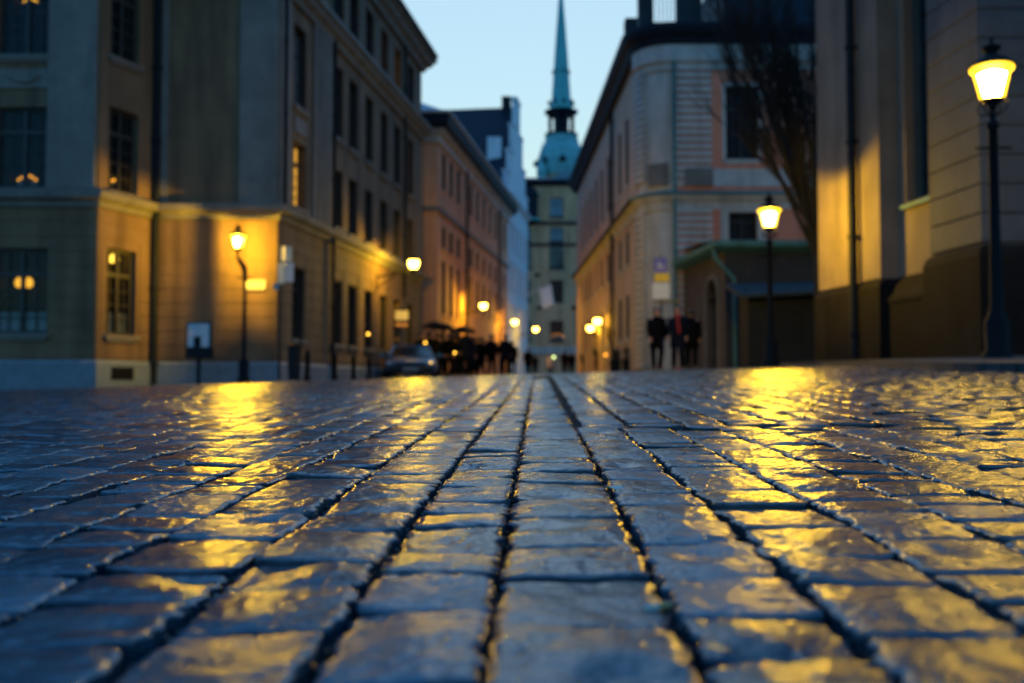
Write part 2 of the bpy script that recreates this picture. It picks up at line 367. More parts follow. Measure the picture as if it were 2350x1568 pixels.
# ------------------------------------------------------------------ orange house further down
def orange():
    P = [(-13, 45), (-3.4, 45), (-.3, 67.6), (-10, 69), (-13, 69)]
    root = thing('orange_townhouse', 'orange rendered townhouse with rows of narrow dark windows, beyond the ochre palace', 'building', (-7, 56, 0))
    F0, F1 = Fr(P[0], P[1]), Fr(P[1], P[2]); h = []
    cols = [1.5, 3.3, 5.1, 8.7, 10.8, 13.0, 15.3, 17.5, 19.6, 21.6]
    for i, u in enumerate(cols):
        for z0, z1 in ((9.05, 10.8), (6.3, 7.35), (3.25, 5.75), (.6, 2.6)):
            if z0 == 3.25 and i > 2: z0, z1 = 3.9, 5.75
            h.append((u-.45, u+.45, z0, z1)); window(root, F1, u, z0, z1, .896, 1, 3, pane='dpane', depth=.16, sm='orange', sill=.06)
    w = MB(); w.wall(F0, -.6, 11.6); w.wall(F1, -.6, 11.6, h, .26)
    for a, b in ((2, 3), (3, 4), (4, 0)): w.wall(Fr(P[a], P[b]), -.6, 11.6)
    w.build('wall', M['orange'], root)
    path = P[:4]
    MB().sweep(path, RECT(-.02, .1, 7.86, 8.06)).build('string_course', M['palacetrim'], root)
    MB().sweep(path, [(-.02, 11.0), (.12, 11.02), (.16, 11.3), (.34, 11.42), (.36, 11.58), (-.02, 11.6)]).build('cornice_moulding', M['sandstone'], root)
    MB().sweep(path, [(-.02, 11.6), (.5, 11.6), (.62, 11.85), (.62, 12.25), (-.02, 12.25)]).build('eaves', M['slate'], root)
    MB().sweep(path, RECT(.62, .72, 12.2, 12.32)).build('gutter', M['sandstone'], root)
    MB().sweep(path, RECT(-.02, .06, -.6, .45)).build('plinth', M['granite'], root)
    Q = [(-13, 44.5), (-2.8, 44.5), (.3, 68), (-10, 69.4), (-13, 69.4)]; n = 5
    L = [(-13, 50.5), (-8.2, 50.5), (-6, 63), (-10, 64), (-13, 64)]
    r = MB().add([(*q, 12.25) for q in Q]+[(*q, 15.6) for q in L], [(i, (i+1) % n, n+(i+1) % n, n+i) for i in range(n)]+[tuple(n+i for i in range(n))])
    ro = r.build('roof', M['bluemetal'], root)
    c = MB().box(-7.5, -6.6, 48.5, 49.5, 12.5, 16.2).box(-7.6, -6.5, 48.4, 49.6, 16.2, 16.4); c.build('chimney', M['darkstone'], ro, local=True)
    pipe(root, F1, 6.9, -.3, 11.2, .07, .12); pipe(root, F1, 18.5, -.3, 11.2, .07, .12)
orange()

# ------------------------------------------------------------------ white gabled house
def gabled():
    A, B = (-.3, 67.75), (1.25, 79.0)
    root = thing('gabled_house', 'tall white house whose steep dark blue roof rises behind the orange townhouse', 'building', (-6, 73, 0))
    F = Fr(A, B); L = F.len; d = F.d; nn = F.n
    h = []
    for u in (1.6, 3.8, 6.0, 8.2, 10.2):
        for z0, z1 in ((3.6, 5.6), (6.6, 8.6), (9.5, 11.4), (.8, 2.5)):
            h.append((u-.45, u+.45, z0, z1)); window(root, F, u, z0, z1, .896, 1, 3, depth=.14, fm='pframe', sill=.06, sm='white', pane='bpane')
    w = MB(); w.wall(F, -.6, 13.2, h, .24)
    back = lambda q, k: (q[0]-nn.x*k, q[1]-nn.y*k)
    w.wall(Fr(back(A, 12), A), -.6, 13.2); w.wall(Fr(B, back(B, 12)), -.6, 13.2); w.wall(Fr(back(B, 12), back(A, 12)), -.6, 13.2)
    w.build('wall', M['white'], root)
    # stepped gable above the street front
    g = MB(); steps = [(0, 14.6), (1.5, 16.4), (3.1, 18.6), (4.6, 20.9)]
    for i, (u, z) in enumerate(steps):
        u2 = L-u; nxt = steps[i+1][0] if i < 3 else None
        if nxt is not None:
            g.fbox(F, u, nxt, 13.2, z, -.35, .0); g.fbox(F, L-nxt, L-u, 13.2, z, -.35, .0); g.fbox(F, u-.08, nxt, z, z+.14, -.42, .07); g.fbox(F, L-nxt, L-u+.08, z, z+.14, -.42, .07)
        else:
            g.fbox(F, u, u2, 13.2, z, -.35, .0); g.fbox(F, u-.08, u2+.08, z, z+.16, -.42, .07)
    g.build('stepped_gable', M['white'], root)
    m = L/2; zr = 20.6
    e = [F.w(0-.3, 13.0, -.36), F.w(m, zr, -.36), F.w(L+.3, 13.0, -.36)]; k = [F.w(-.3, 13.0, -12.4), F.w(m, zr, -12.4), F.w(L+.3, 13.0, -12.4)]
    ro = MB().add(e+k, [(0, 1, 4, 3), (1, 2, 5, 4), (0, 3, 5, 2), (0, 2, 1), (3, 4, 5)]).build('roof', M['slate'], root)
    p = F.w(m, zr, -.9); MB().box(p.x-.35, p.x+.35, p.y-.4, p.y+.4, zr-.6, zr+.75).build('chimney', M['slate'], ro, local=True)
    for u, dep, z in ((2.4, 1.3, 16.6), (.7, 1.6, 13.9)):
        p = F.w(u, z, -dep); MB().box(p.x-.5, p.x+.5, p.y-.4, p.y+1.2, z-1.0, z+.9).build('dormer', M['white'], ro, local=True)
    p = F.w(1.9, 0, -7); MB().box(p.x-.4, p.x+.4, p.y-.3, p.y+1, 15.3, 16.1).build('dormer', M['bluemetal'], ro, local=True)
    MB().sweep([A, B], CORN(12.9, .35, .3)).build('cornice', M['white'], root)
gabled()

# ------------------------------------------------------------------ house closing the street
def ochre():
    root = thing('ochre_house', 'dull ochre house closing the far end of the street below the copper spire', 'building', (4, 95, 0))
    P = [(-3, 90), (10, 90), (10, 101), (-3, 101)]; F = Fr(P[0], P[1]); h = []
    for X in (1.1, 4.05, 7.0):
        for z0, z1, w, pn in ((15.2, 16.9, 1.25, 'bpane'), (12.95, 14.2, 1.2, 'bpane'), (10.5, 12.5, 1.3, 'pane'), (7.5, 9.4, 1.2, 'pane'), (3.9, 5.7, 1.2, 'pane')):
            h.append((X+3-w/2, X+3+w/2, z0, z1)); window(root, F, X+3, z0, z1, w-.004, 2, 3, depth=.12, pane=pn, sm='darkstone', sill=.06)
    w = MB(); w.wall(F, -.5, 18.3, h, .22)
    for i in (1, 2, 3): w.wall(Fr(P[i], P[(i+1) % 4]), -.5, 18.3)
    w.build('wall', M['ochre'], root)
    MB().sweep(P[:3], RECT(-.02, .16, 14.45, 14.75)).build('string_course', M['darkstone'], root)
    MB().sweep(P[:3], RECT(-.02, .12, 12.5, 12.75)).build('string_course', M['darkstone'], root)
    MB().sweep(P[:3], RECT(-.02, .1, 2.7, 3.3)).build('string_course', M['sandstone'], root)
    MB().sweep(P[:3], CORN(18.0, .5, .5)).build('eaves', M['slate'], root)
    v = [(-3.5, 89.5, 18.5), (10.5, 89.5, 18.5), (10.5, 101.5, 18.5), (-3.5, 101.5, 18.5), (1, 94, 19.6), (7, 94, 19.6), (7, 97, 19.6), (1, 97, 19.6)]
    ro = MB().add(v, [(0, 1, 5, 4), (1, 2, 6, 5), (2, 3, 7, 6), (3, 0, 4, 7), (4, 5, 6, 7)]).build('roof', M['slate'], root)
    d = MB().add([(3.2, 90.2, 18.6), (6.6, 90.2, 18.6), (4.9, 90.2, 19.5), (3.2, 94, 18.6), (6.6, 94, 18.6), (4.9, 94, 19.5)], [(0, 1, 2), (0, 2, 5, 3), (1, 4, 5, 2)]); d.build('dormer', M['bluemetal'], ro, local=True)
    b = MB(); b.lathe((1.55, 89.95, 0), [(.02, 14.3), (.9, 14.75), (.95, 14.95), (.82, 15.0), (.82, 17.0), (.95, 17.05), (.7, 17.6), (.25, 18.0), (.05, 18.6)], 12); b.build('oriel', M['slate'], root)
    MB().lathe((1.55, 89.95, 0), [(.96, 14.74), (1.04, 14.8), (1.04, 14.9), (.96, 14.96)], 12).build('oriel_ledge', M['copper'], root)
    for x, z in ((2.5, 6.9), (5.6, 6.9), (5.6, 9.8), (2.3, 9.9)): MB().lathe((x, 89.93, z), [(.02, -.2), (.2, -.12), (.22, .05), (.02, .18)], 8).build('wall_anchor', M['iron'], root)
ochre()

# ------------------------------------------------------------------ copper spire of the far church
def spire():
    c = at(1288, 300, 200); x, y = c.x, 200.
    H = lambda v: (881-v)/2285*200
    root = thing('church_spire', 'slender pale green copper church spire with open lantern, above the end of the street', 'church tower', (x, y, 0))
    S = 200/2285
    MB().lathe((x, y, 0), [(4.2, 0), (4.2, H(420)), (4.9, H(418)), (4.9, H(405)), (4.5, H(398)), (4.2, H(380))], 8, R(22.5)).build('tower_shaft', M['ochre'], root)
    MB().lathe((x, y, 0), [(5.2, H(405)), (5.4, H(388)), (5.2, H(366)), (4.6, H(345)), (3.75, H(328)), (3.5, H(315)), (3.5, H(310)), (3.2, H(309))], 8, R(22.5)).build('bell_roof', M['pcopper'], root)
    for k in range(8):
        a = k*math.pi/4; px, py = x+5.0*math.cos(a), y+5.0*math.sin(a)
        MB().lathe((px, py, H(372)), [(.62, -.6), (.7, 0), (.5, .5), (.02, .7)], 10).build('round_louvre', M['slate'], root)
    MB().lathe((x, y, 0), [(3.4, H(311)), (3.55, H(308)), (3.55, H(304)), (3.0, H(302))], 8, R(22.5)).build('lantern_floor', M['slate'], root)
    for k in range(8):
        a = R(22.5)+k*math.pi/4; MB().lathe((x+2.45*math.cos(a), y+2.45*math.sin(a), 0), [(.42, H(303)), (.36, H(296)), (.36, H(264)), (.45, H(260))], 8).build('lantern_column', M['slate'], root)
    MB().lathe((x, y, 0), [(1.5, H(303)), (1.5, H(260))], 8).build('lantern_core', M['slate'], root)
    MB().lathe((x, y, 0), [(2.6, H(262)), (2.9, H(258)), (3.6, H(253)), (3.6, H(250)), (2.7, H(247))], 8, R(22.5)).build('lantern_cornice', M['slate'], root)
    MB().lathe((x, y, 0), [(2.5, H(248)), (2.45, H(234)), (2.1, H(226)), (1.75, H(170)), (1.45, H(120)), (1.05, H(60)), (.62, H(0)), (.25, H(-60)), (.06, H(-88))], 8, R(22.5)).build('spire', M['copper'], root)
    for v, rr, s in ((231, 2.5, .42), (158, 1.72, .3)):
        for k in range(8):
            a = R(12)+k*math.pi/4; MB().lathe((x+rr*math.cos(a), y+rr*math.sin(a), H(v)), [(.02, -s), (s*.8, -s*.6), (s, 0), (s*.6, s*.7), (.02, s*1.2)], 8).build('spire_hatch', M['slate'], root)
    for k in range(4):
        a = R(45)+k*math.pi/2; px, py = x+5.7*math.cos(a), y+5.7*math.sin(a)
        MB().lathe((px, py, 0), [(.9, 0), (.9, H(408)), (1.05, H(404)), (.8, H(394)), (.25, H(378)), (.12, H(350)), (.03, H(330))], 8).build('corner_turret', M['pcopper'], root)
spire()

# ------------------------------------------------------------------ pale stone building on the right of the street
def exchange():
    arc = [(5.9+1.15*math.cos(a), 37.25+1.15*math.sin(a)) for a in [R(180+9*i) for i in range(11)]]
    P = [(4.22, 64.4)]+arc+[(15, 36.1), (15, 64.4)]
    root = thing('exchange_building', 'salmon and pale stone building with rounded banded corner and copper ledge, right of the street', 'building', (10, 50, 0))
    Fs = Fr(P[0], arc[0]); Ff = Fr(arc[-1], P[-2]); h, hf = [], []
    uu = lambda Y: (64.4-Y)/abs(Fs.d.y)
    for i, Y in enumerate((40.3, 42.6, 47.0, 49.7, 52.4, 55.0, 57.6, 60.2)):
        u = uu(Y)
        for z0, z1 in ((8.05, 10.8), (4.8, 6.15), (1.85, 3.6)):
            h.append((u-.5, u+.5, z0, z1)); window(root, Fs, u, z0, z1, .996, 2, 4, depth=.2, sm='sandstone', sill=.06, pane='dpane')
    wl = [(8.35, 10.95), (12.35, 10.75)]
    for X in (8.42, 11.95, 14.2):
        for z0, z1 in ((8.2, 10.9), (5.15, 6.25)):
            u = X-5.9; w_ = 1.2 if z0 > 7 else 1.05
            hf.append((u-w_/2, u+w_/2, z0, z1)); window(root, Ff, u, z0, z1, w_-.004, 2, 4, depth=.2, sm='sandstone', sill=.05, pane='dpane')
            fb = MB(); t = .13 if z0 > 7 else .3
            fb.fbox(Ff, u-w_/2-t, u-w_/2, z0-t, z1+t, 0, .05).fbox(Ff, u+w_/2, u+w_/2+t, z0-t, z1+t, 0, .05).fbox(Ff, u-w_/2, u+w_/2, z1, z1+t, 0, .05).fbox(Ff, u-w_/2, u+w_/2, z0-t, z0-.18, 0, .05)
            fb.build('window_surround', M['sandstone'], root)
    zt = 12.6
    w = MB(); MB().wall(Fs, -.6, zt, h, .3).build('side_wall', M['tan'], root); w.wall(Ff, -.6, zt, hf, .3); w.wall(Fr(P[-2], P[-1]), -.6, zt); w.wall(Fr(P[-1], P[0]), -.6, zt)
    w.build('wall', M['salmon'], root)
    c = MB()
    for a, b in zip(arc, arc[1:]): c.wall(Fr(a, b), -.6, zt)
    c.build('rounded_corner', M['sandstone'], root)
    # banded stone: narrow strip at the start of the curve, then the flat pier beside it
    b = MB(); b2 = MB(); z = .6
    end = (7.3, 36.1)
    while z < 11.6:
        if 6.3 < z+.1 and b.v and z < 6.6:
            b.build('banded_stone_course', M['sandstone'], root); b2.build('banded_stone_course', M['sandstone'], root); b = MB(); b2 = MB()
        if not 6.3 < z+.1 < 7.35:
            b2.sweep([Fs.w(Fs.len-.35, 0)]+arc[:5], RECT(-.02, .10, z, z+.19)); b.sweep([arc[-1], end], [(-.02, z), (.085, z+.01), (.11, z+.05), (.11, z+.16), (.085, z+.2), (-.02, z+.2)])
        z += .265
    b.build('banded_stone_course', M['sandstone'], root); b2.build('banded_stone_course', M['sandstone'], root)
    b = MB(); b.sweep(arc[5:10], RECT(-.02, .05, 8.06, 11.4)); b.build('smooth_panel', M['sandstone'], root)
    b = MB(); b.sweep(arc[5:10], RECT(-.02, .14, 7.25, 8.05)); b.build('painted_shadow_block', M['palacetrim'], root); MB().fbox(Ff, .4, 1.42, 7.22, 7.85, 0, .16).build('painted_shadow_block', M['palacetrim'], root)  # darker raised blocks added to stand for patches of shadow
    path = P[:-1]
    MB().sweep([arc[-1], P[-2]], RECT(.001, .03, 7.2, 7.85)).build('stone_band', M['sandstone'], root)
    MB().sweep(path, [(-.02, 6.35), (.06, 6.35), (.09, 6.6), (.2, 6.72), (.22, 6.86), (-.02, 6.86)]).build('string_course', M['sandstone'], root)
    MB().sweep([arc[0]]+path[2:], [(-.02, 6.86), (.3, 6.86), (.3, 6.94), (-.02, 7.06)]).build('copper_ledge', M['oldcopper'], root)
    MB().sweep(path[:2], [(-.02, 6.861), (.35, 6.861), (.35, 6.95), (-.02, 7.0)]).build('dark_ledge', M['slate'], root)
    MB().sweep(path[1:], [(-.02, 11.5), (.08, 11.5), (.1, 11.75), (.2, 11.8), (.22, 12.0), (.2, 12.05), (.22, 12.395), (-.02, 12.395)]).build('frieze', M['sandstone'], root)
    MB().sweep(path, [(-.02, 12.4), (.25, 12.4), (.35, 12.65), (.5, 12.75), (.6, 12.95), (.6, 13.1), (-.02, 13.15)]).build('eaves_cornice', M['slate'], root)
    MB().sweep(path, RECT(-.02, .1, -.6, .5)).build('plinth', M['darkstone'], root)
    # attic: piers with iron railing between them
    for X, hw in ((5.1, .27), (6.75, .46)): MB().box(X-hw, X+hw, 37.2, 37.8, 13.0, 15.4).box(X-hw-.07, X+hw+.07, 37.12, 37.88, 15.4, 15.6).build('roof_pier', M['darkstone'], root)
    for Y in (40.8, 44.5, 48.2, 51.9, 55.6, 59.3):
        X = Fs.w(uu(Y), 0, -.3).x; MB().box(X-.3, X+.3, Y-.3, Y+.3, 13.0, 13.9 if Y > 42 else 15.1).build('roof_pier', M['darkstone'], root)
    b = MB(); b.box(5.38, 7.95, 37.47, 37.53, 14.85, 14.9); b.box(5.38, 7.95, 37.47, 37.53, 13.75, 13.8)
    for i in range(18):
        X = 5.4+i*.15; b.box(X-.014, X+.014, 37.48, 37.52, 13.0, 14.9)
    b.build('roof_railing', M['iron'], root)
    b = MB().add([(4.6, 64.8, 13.2), (4.9, 37.2, 13.2), (6, 36.5, 13.2), (15, 36.5, 13.2), (15, 64.8, 13.2), (8, 62, 13.9), (8.2, 43, 13.9), (14, 43, 13.9), (14, 62, 13.9)], [(0, 1, 6, 5), (1, 2, 6), (2, 3, 7, 6), (3, 4, 8, 7), (4, 0, 5, 8), (5, 6, 7, 8)])
    b.build('roof', M['slate'], root)
    MB().hexa([(7.9, 36.7, 13.05), (15.2, 36.7, 13.05), (15.2, 63, 13.05), (7.9, 63, 13.05), (8.3, 38.2, 16.6), (15.2, 38.2, 16.6), (15.2, 61, 16.6), (8.3, 61, 16.6)]).build('mansard', M['slate'], root)
    pipe(root, Ff, .02, 2.4, 12.2, .07, .14, 'oldcopper', 'copper_drainpipe'); pipe(root, Fs, uu(44.4), -.1, 12.3, .08, .14)
exchange()

# ------------------------------------------------------------------ porch with arched door, and the dark kiosk before it
def annex():
    root = thing('arched_annex', 'low dark annex with copper roof edge and round-arched door, beside the salmon building', 'annex', (8, 33, 0))
    P = [(6.22, 36.0), (6.65, 31), (12, 31), (12, 36.0)]
    Fl, Ff = Fr(P[0], P[1]), Fr(P[1], P[2])
    u0 = 36-32.35; w = MB(); r = .68; zs, zt = 2.75, 4.25
    # left side with an arched opening
    w.wall(Fl, -.4, zs, [(u0-r, u0+r, -.39, zs-.001)], .35)
    n = 14; arcp = [(u0-r*math.cos(math.pi*i/n), zs+r*math.sin(math.pi*i/n)) for i in range(n+1)]
    for (a, za), (b, zb) in zip(arcp, arcp[1:]):
        w.add([Fl.w(a, za), Fl.w(b, zb), Fl.w(b, zt), Fl.w(a, zt)], [(0, 1, 2, 3)]); w.add([Fl.w(a, za), Fl.w(b, zb), Fl.w(b, zb, -.35), Fl.w(a, za, -.35)], [(3, 2, 1, 0)])
    w.add([Fl.w(0, zs), Fl.w(u0-r, zs), Fl.w(u0-r, zt), Fl.w(0, zt)], [(0, 1, 2, 3)]); w.add([Fl.w(u0+r, zs), Fl.w(Fl.len, zs), Fl.w(Fl.len, zt), Fl.w(u0+r, zt)], [(0, 1, 2, 3)])
    w.build('wall', M['annexwall'], root); MB().wall(Ff, -.4, zt).wall(Fr(P[2], P[3]), -.4, zt).build('front_wall', M['darkstone'], root)
    a = MB()
    for i in range(n):
        (a0, z0), (a1, z1) = arcp[i], arcp[i+1]; k = 1.16
        o = [(u0+(q-u0)*k, zs+(z-zs)*k) for q, z in ((a0, z0), (a1, z1))]
        a.hexa([Fl.w(a0, z0, .06), Fl.w(a1, z1, .06), Fl.w(a1, z1, 0), Fl.w(a0, z0, 0), Fl.w(*o[0], .06), Fl.w(*o[1], .06), Fl.w(*o[1], 0), Fl.w(*o[0], 0)])
    for sg in (-1, 1): a.fbox(Fl, u0+sg*r*1.08-.05, u0+sg*r*1.08+.05, .2, zs, 0, .06)
    a.build('arch_surround', M['palacetrim'], root)
    d = MB(); d.poly([Fl.w(u0-r, -.3, -.28)]+[Fl.w(q, z, -.28) for q, z in arcp]+[Fl.w(u0+r, -.3, -.28)])
    for sg in (-1, 1):
        for z0, z1 in ((.5, 1.3), (1.45, 2.6)): d.fbox(Fl, u0+sg*.33-.24, u0+sg*.33+.24, z0, z1, -.28, -.24)
    dr = d.build('door', M['frame'], root)
    MB().lathe(Fl.w(u0+.1, 1.45, -.2), [(.01, -.05), (.05, -.03), (.05, .03), (.01, .05)], 8).build('handle', M['alloy'], dr, local=True)
    MB().sweep(P[:3], [(-.02, 4.1), (.3, 4.2), (.42, 4.28), (.42, 4.42), (-.02, 4.5)]).build('roof_edge', M['oldcopper'], root)
    MB().add([(6.2, 36.0, 4.9), (6.25, 31-.3, 4.45), (12, 30.7, 4.45), (12, 36.0, 5.1)], [(0, 1, 2, 3)]).build('roof', M['slate'], root)
    p = Fl.w(Fl.len-.02, 0, .0)
    MB().tube([(p.x-.35, p.y-.05, 4.2), (p.x-.3, p.y-.1, 3.9), (p.x+.25, p.y-.22, 3.25), (p.x+.27, p.y-.22, .2)], .06, 10).build('drainpipe', M['oldcopper'], root)
annex()
def kiosk():
    root = thing('market_kiosk', 'dark wooden kiosk with sloping roof, behind the lamp before the annex', 'kiosk', (8, 28, 0))
    P = [(6.75, 29.5), (6.6, 27.8), (10.5, 27.4), (10.6, 29.5)]
    F = Fr(P[1], P[2]); w = MB(); w.wall(Fr(P[0], P[1]), .1, 2.7); w.wall(F, .1, 2.35, [(.5, 1.5, 1.1, 2.0), (2.1, 3.0, .25, 2.1)], .1); w.wall(Fr(P[2], P[3]), .1, 2.7); w.wall(Fr(P[3], P[0]), .1, 2.7)
    w.build('wall', M['pipe'], root)
    b = MB().fbox(F, .5, 1.5, 1.1, 2.0, -.09, -.05); 
    for i in range(5): b.fbox(F, .52, 1.48, 1.15+.17*i, 1.25+.17*i, -.05, -.02)
    b.build('shutter', M['pipe'], root)
    MB().fbox(F, 2.1, 3.0, .25, 2.1, -.09, -.04).build('door', M['denim'], root)
    MB().add([(6.3, 27.3, 2.35), (10.8, 26.9, 2.55), (10.9, 29.8, 3.0), (6.4, 29.8, 2.9), (6.3, 27.3, 2.45), (10.8, 26.9, 2.65), (10.9, 29.8, 3.1), (6.4, 29.8, 3.0)], [(3, 2, 1, 0), (4, 5, 6, 7), (0, 1, 5, 4), (1, 2, 6, 5), (2, 3, 7, 6), (3, 0, 4, 7)]).build('roof', M['darkmetal'], root)
    return F
KF = kiosk()

# ------------------------------------------------------------------ church wall on the right
def church():
    root = thing('church', 'ochre plastered church wall with stone buttresses and brown plinth, at the right of the square', 'church', (10, 18, 0))
    P = [(14, 21.43), (6.66, 21.43), (6.98, 18.71), (7.30, 18.68), (7.55, 16.65), (7.05, 16.6), (7.19, 15.13), (15, 15.13), (15, 21.43)]
    zt = 17; Fa, Fb, Fc, Fd, Fe, Ff, Fg = [Fr(P[i], P[i+1]) for i in range(7)]
    w = MB(); w.wall(Fa, -.2, zt); w.wall(Fb, -.2, zt); w.wall(Fc, -.2, zt)
    w.wall(Fd, -.2, zt, [(.28, 1.95, 3.35, 14)], .4); w.build('wall', M['churchplaster'], root)
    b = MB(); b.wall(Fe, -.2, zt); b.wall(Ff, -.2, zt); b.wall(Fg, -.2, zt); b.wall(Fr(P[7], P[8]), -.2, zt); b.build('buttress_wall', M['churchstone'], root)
    # ashlar courses with real joints on the near buttress
    a = MB(); z = 2.16; k = 0
    while z < 14:
        a.sweep([P[5], P[6], P[7]], [(-.02, z), (.035, z), (.045, z+.012), (.045, z+.425), (.035, z+.437), (-.02, z+.437)]); z += .452
    a.build('ashlar_course', M['churchstone'], root)
    pil = MB()
    pil.fbox(Fb, 0, 1.72, 2.0, zt, 0, .03); pil.fbox(Fb, 1.98, Fb.len, 2.0, zt, 0, .03); pil.build('wall_strip', M['churchplaster'], root)
    # window
    wd = MB(); wd.fbox(Fd, .28, 1.95, 3.35, 14, -.4, -.36)
    for i in range(4): wd.fbox(Fd, .3+.53*i, .34+.53*i, 3.35, 14, -.36, -.33)
    z = 3.9
    while z < 14: wd.fbox(Fd, .28, 1.95, z, z+.03, -.36, -.335); z += .6
    wo = wd.build('window', M['pane'], root)
    MB().add([Fd.w(.24, 3.3, .1), Fd.w(1.99, 3.3, .1), Fd.w(1.99, 3.5, -.38), Fd.w(.24, 3.5, -.38), Fd.w(.24, 3.24, .1), Fd.w(1.99, 3.24, .1), Fd.w(1.99, 3.3, -.38), Fd.w(.24, 3.3, -.38)], [(0, 1, 2, 3), (5, 4, 7, 6), (4, 5, 1, 0), (7, 4, 0, 3), (5, 6, 2, 1)]).build('sill', M['oldcopper'], wo, local=True)
    pl = MB(); prof = [(-.02, -.3), (.10, -.3), (.10, 1.84), (.07, 1.92), (.0, 1.985), (-.02, 1.985)]
    pl.sweep([P[0], P[1], P[2], P[3]], prof); pl.build('plinth', M['shaded_brownstone'], root)
    pl = MB(); pl.sweep([P[3], P[4]], [(-.02, -.3), (.28, -.3), (.28, 1.5), (.3, 1.5), (.3, 1.58), (.02, 2.0), (-.02, 2.0)]); pl.build('sloping_plinth', M['shaded_brownstone'], root)
    pl = MB(); pl.sweep([P[4], P[5], P[6], P[7]], [(-.02, -.3), (.12, -.3), (.12, 1.95), (.09, 2.05), (.045, 2.11), (-.02, 2.13)]); pl.build('buttress_plinth', M['shaded_brownstone'], root)
    pipe(root, Fb, 1.85, .5, zt, .085, .14)
    g = MB()
    for u in (.9, 1.8): 
        for z in (.55, 1.1): pass
    MB().add([(6.3, 21.8, 17), (15.4, 21.8, 17), (15.4, 14.7, 17), (6.3, 14.7, 17), (8.5, 18.3, 21), (15.4, 18.3, 21)], [(0, 1, 5, 4), (2, 3, 4, 5), (3, 0, 4), (3, 2, 1, 0), (1, 2, 5)]).build('roof', M['slate'], root)
church()

# ------------------------------------------------------------------ lamps
def point(name, parent, loc, power, r=.04, col=LAMPC):
    l = bpy.data.lights.new(name, 'POINT'); l.energy = power; l.color = col; l.shadow_soft_size = r
    o = bpy.data.objects.new(name, l); COL.objects.link(o); o.parent = parent; o.location = loc; return o
def lantern(root, x, zb, glass, bars=0, k=1.):
    """lantern whose bulb is at local (x, 0, zb)"""
    c = (x, 0, zb); S = lambda prof: [(r*k, z*k) for r, z in prof]
    n = 24
    MB().lathe(c, S([(.145, -.2), (.232, .165), (.262, .175), (.27, .20), (.262, .22)]), n, cap=False).build('lantern_glass', M[glass], root, local=True, smooth=True)
    MB().lathe(c, S([(.275, .221), (.285, .235), (.25, .27), (.19, .325), (.11, .36), (.08, .37), (.08, .45), (.12, .46), (.12, .49), (.05, .53), (.02, .56), (.035, .59), (.01, .63)]), 24).build('lantern_cap', M['iron'], root, local=True, smooth=True)
    MB().lathe(c, S([(.02, -.165), (.105, -.155), (.175, .13), (.10, .16), (.01, .165)]), 18).build('mantle', M['bigmantle' if glass == 'bigglass' else 'mantle'], root, local=True, smooth=True)
    b = MB().lathe(c, S([(.03, -.36), (.05, -.33), (.06, -.27), (.13, -.235), (.15, -.215), (.15, -.2), (.05, -.199)]), 16)
    if bars:
        for i in range(4):
            a = R(135)+i*math.pi/2; ca, sa = math.cos(a), math.sin(a)
            b.tube([(x+.148*k*ca, .148*k*sa, zb-.2*k), (x+.236*k*ca, .236*k*sa, zb+.17*k)], .026, 6)
    else:
        for i in range(4):
            a = i*math.pi/2+.6; ca, sa = math.cos(a), math.sin(a)
            b.tube([(x+.03*ca, .03*sa, zb-.36), (x+.16*ca, .16*sa, zb-.34), (x+.19*ca, .19*sa, zb-.26), (x+.14*ca, .14*sa, zb-.21)], .011, 6)
    b.build('lantern_cradle', M['iron'], root, local=True)
def street_lamp(label, X, Y, zb, power, glass='lampglass', crook=0., bars=0, k=1., r=.03):
    g = float(gz(X, Y)); root = thing('street_lamp', label, 'street lamp', (X, Y, g), 0, 'lantern posts on the square'); h = zb-g
    top = h-.34
    if crook:
        prof = [(.16, -.2), (.16, .1), (.12, .14), (.13, .5), (.09, .56), (.06, .62), (.048, 1.4), (.04, top-.62)]
        MB().lathe((0, 0, 0), prof, 16).build('post', M['iron'], root, local=True, smooth=True)
        MB().tube([(0, 0, top-.64), (0, 0, top-.4), (-.02, 0, top-.28), (crook*.7, 0, top-.12), (crook, 0, top-.02), (crook, 0, top+.06)], [.05, .06, .075, .06, .035, .03], 10).build('crook_arm', M['iron'], root, local=True, smooth=True)
        MB().tube([(-.19, 0, top-.53), (.19, 0, top-.53)], .018, 8).build('ladder_bar', M['iron'], root, local=True)
    else:
        prof = [(.17, -.2), (.17, .12), (.13, .18), (.14, .5), (.10, .58), (.075, .66), (.058, 1.5), (.05, top-.2), (.07, top-.18), (.07, top-.12), (.04, top-.1), (.03, top)]
        MB().lathe((0, 0, 0), prof, 16).build('post', M['iron'], root, local=True, smooth=True)
        MB().tube([(-.2, .02, top-.42), (.2, -.02, top-.42)], .016, 8).build('ladder_bar', M['iron'], root, local=True)
    lantern(root, crook, h, glass, bars, k); point('lantern_light', root, (crook, 0, h+(.055 if bars else .07)*k), power, r)
    return root
street_lamp('lantern post with crooked neck, lit, before the ochre palace corner', -6.49, 24.1, 3.44, 540, crook=-.18, bars=1, k=.74, r=.02)
street_lamp('straight lantern post, lit, between the annex and the church wall', 5.2, 20, 3.33, 540, k=.86)
street_lamp('large lit lantern post at the edge of the square, before the stone buttress', 5.66, 11.6, 3.53, 26, glass='bigglass', k=.9, r=.08)

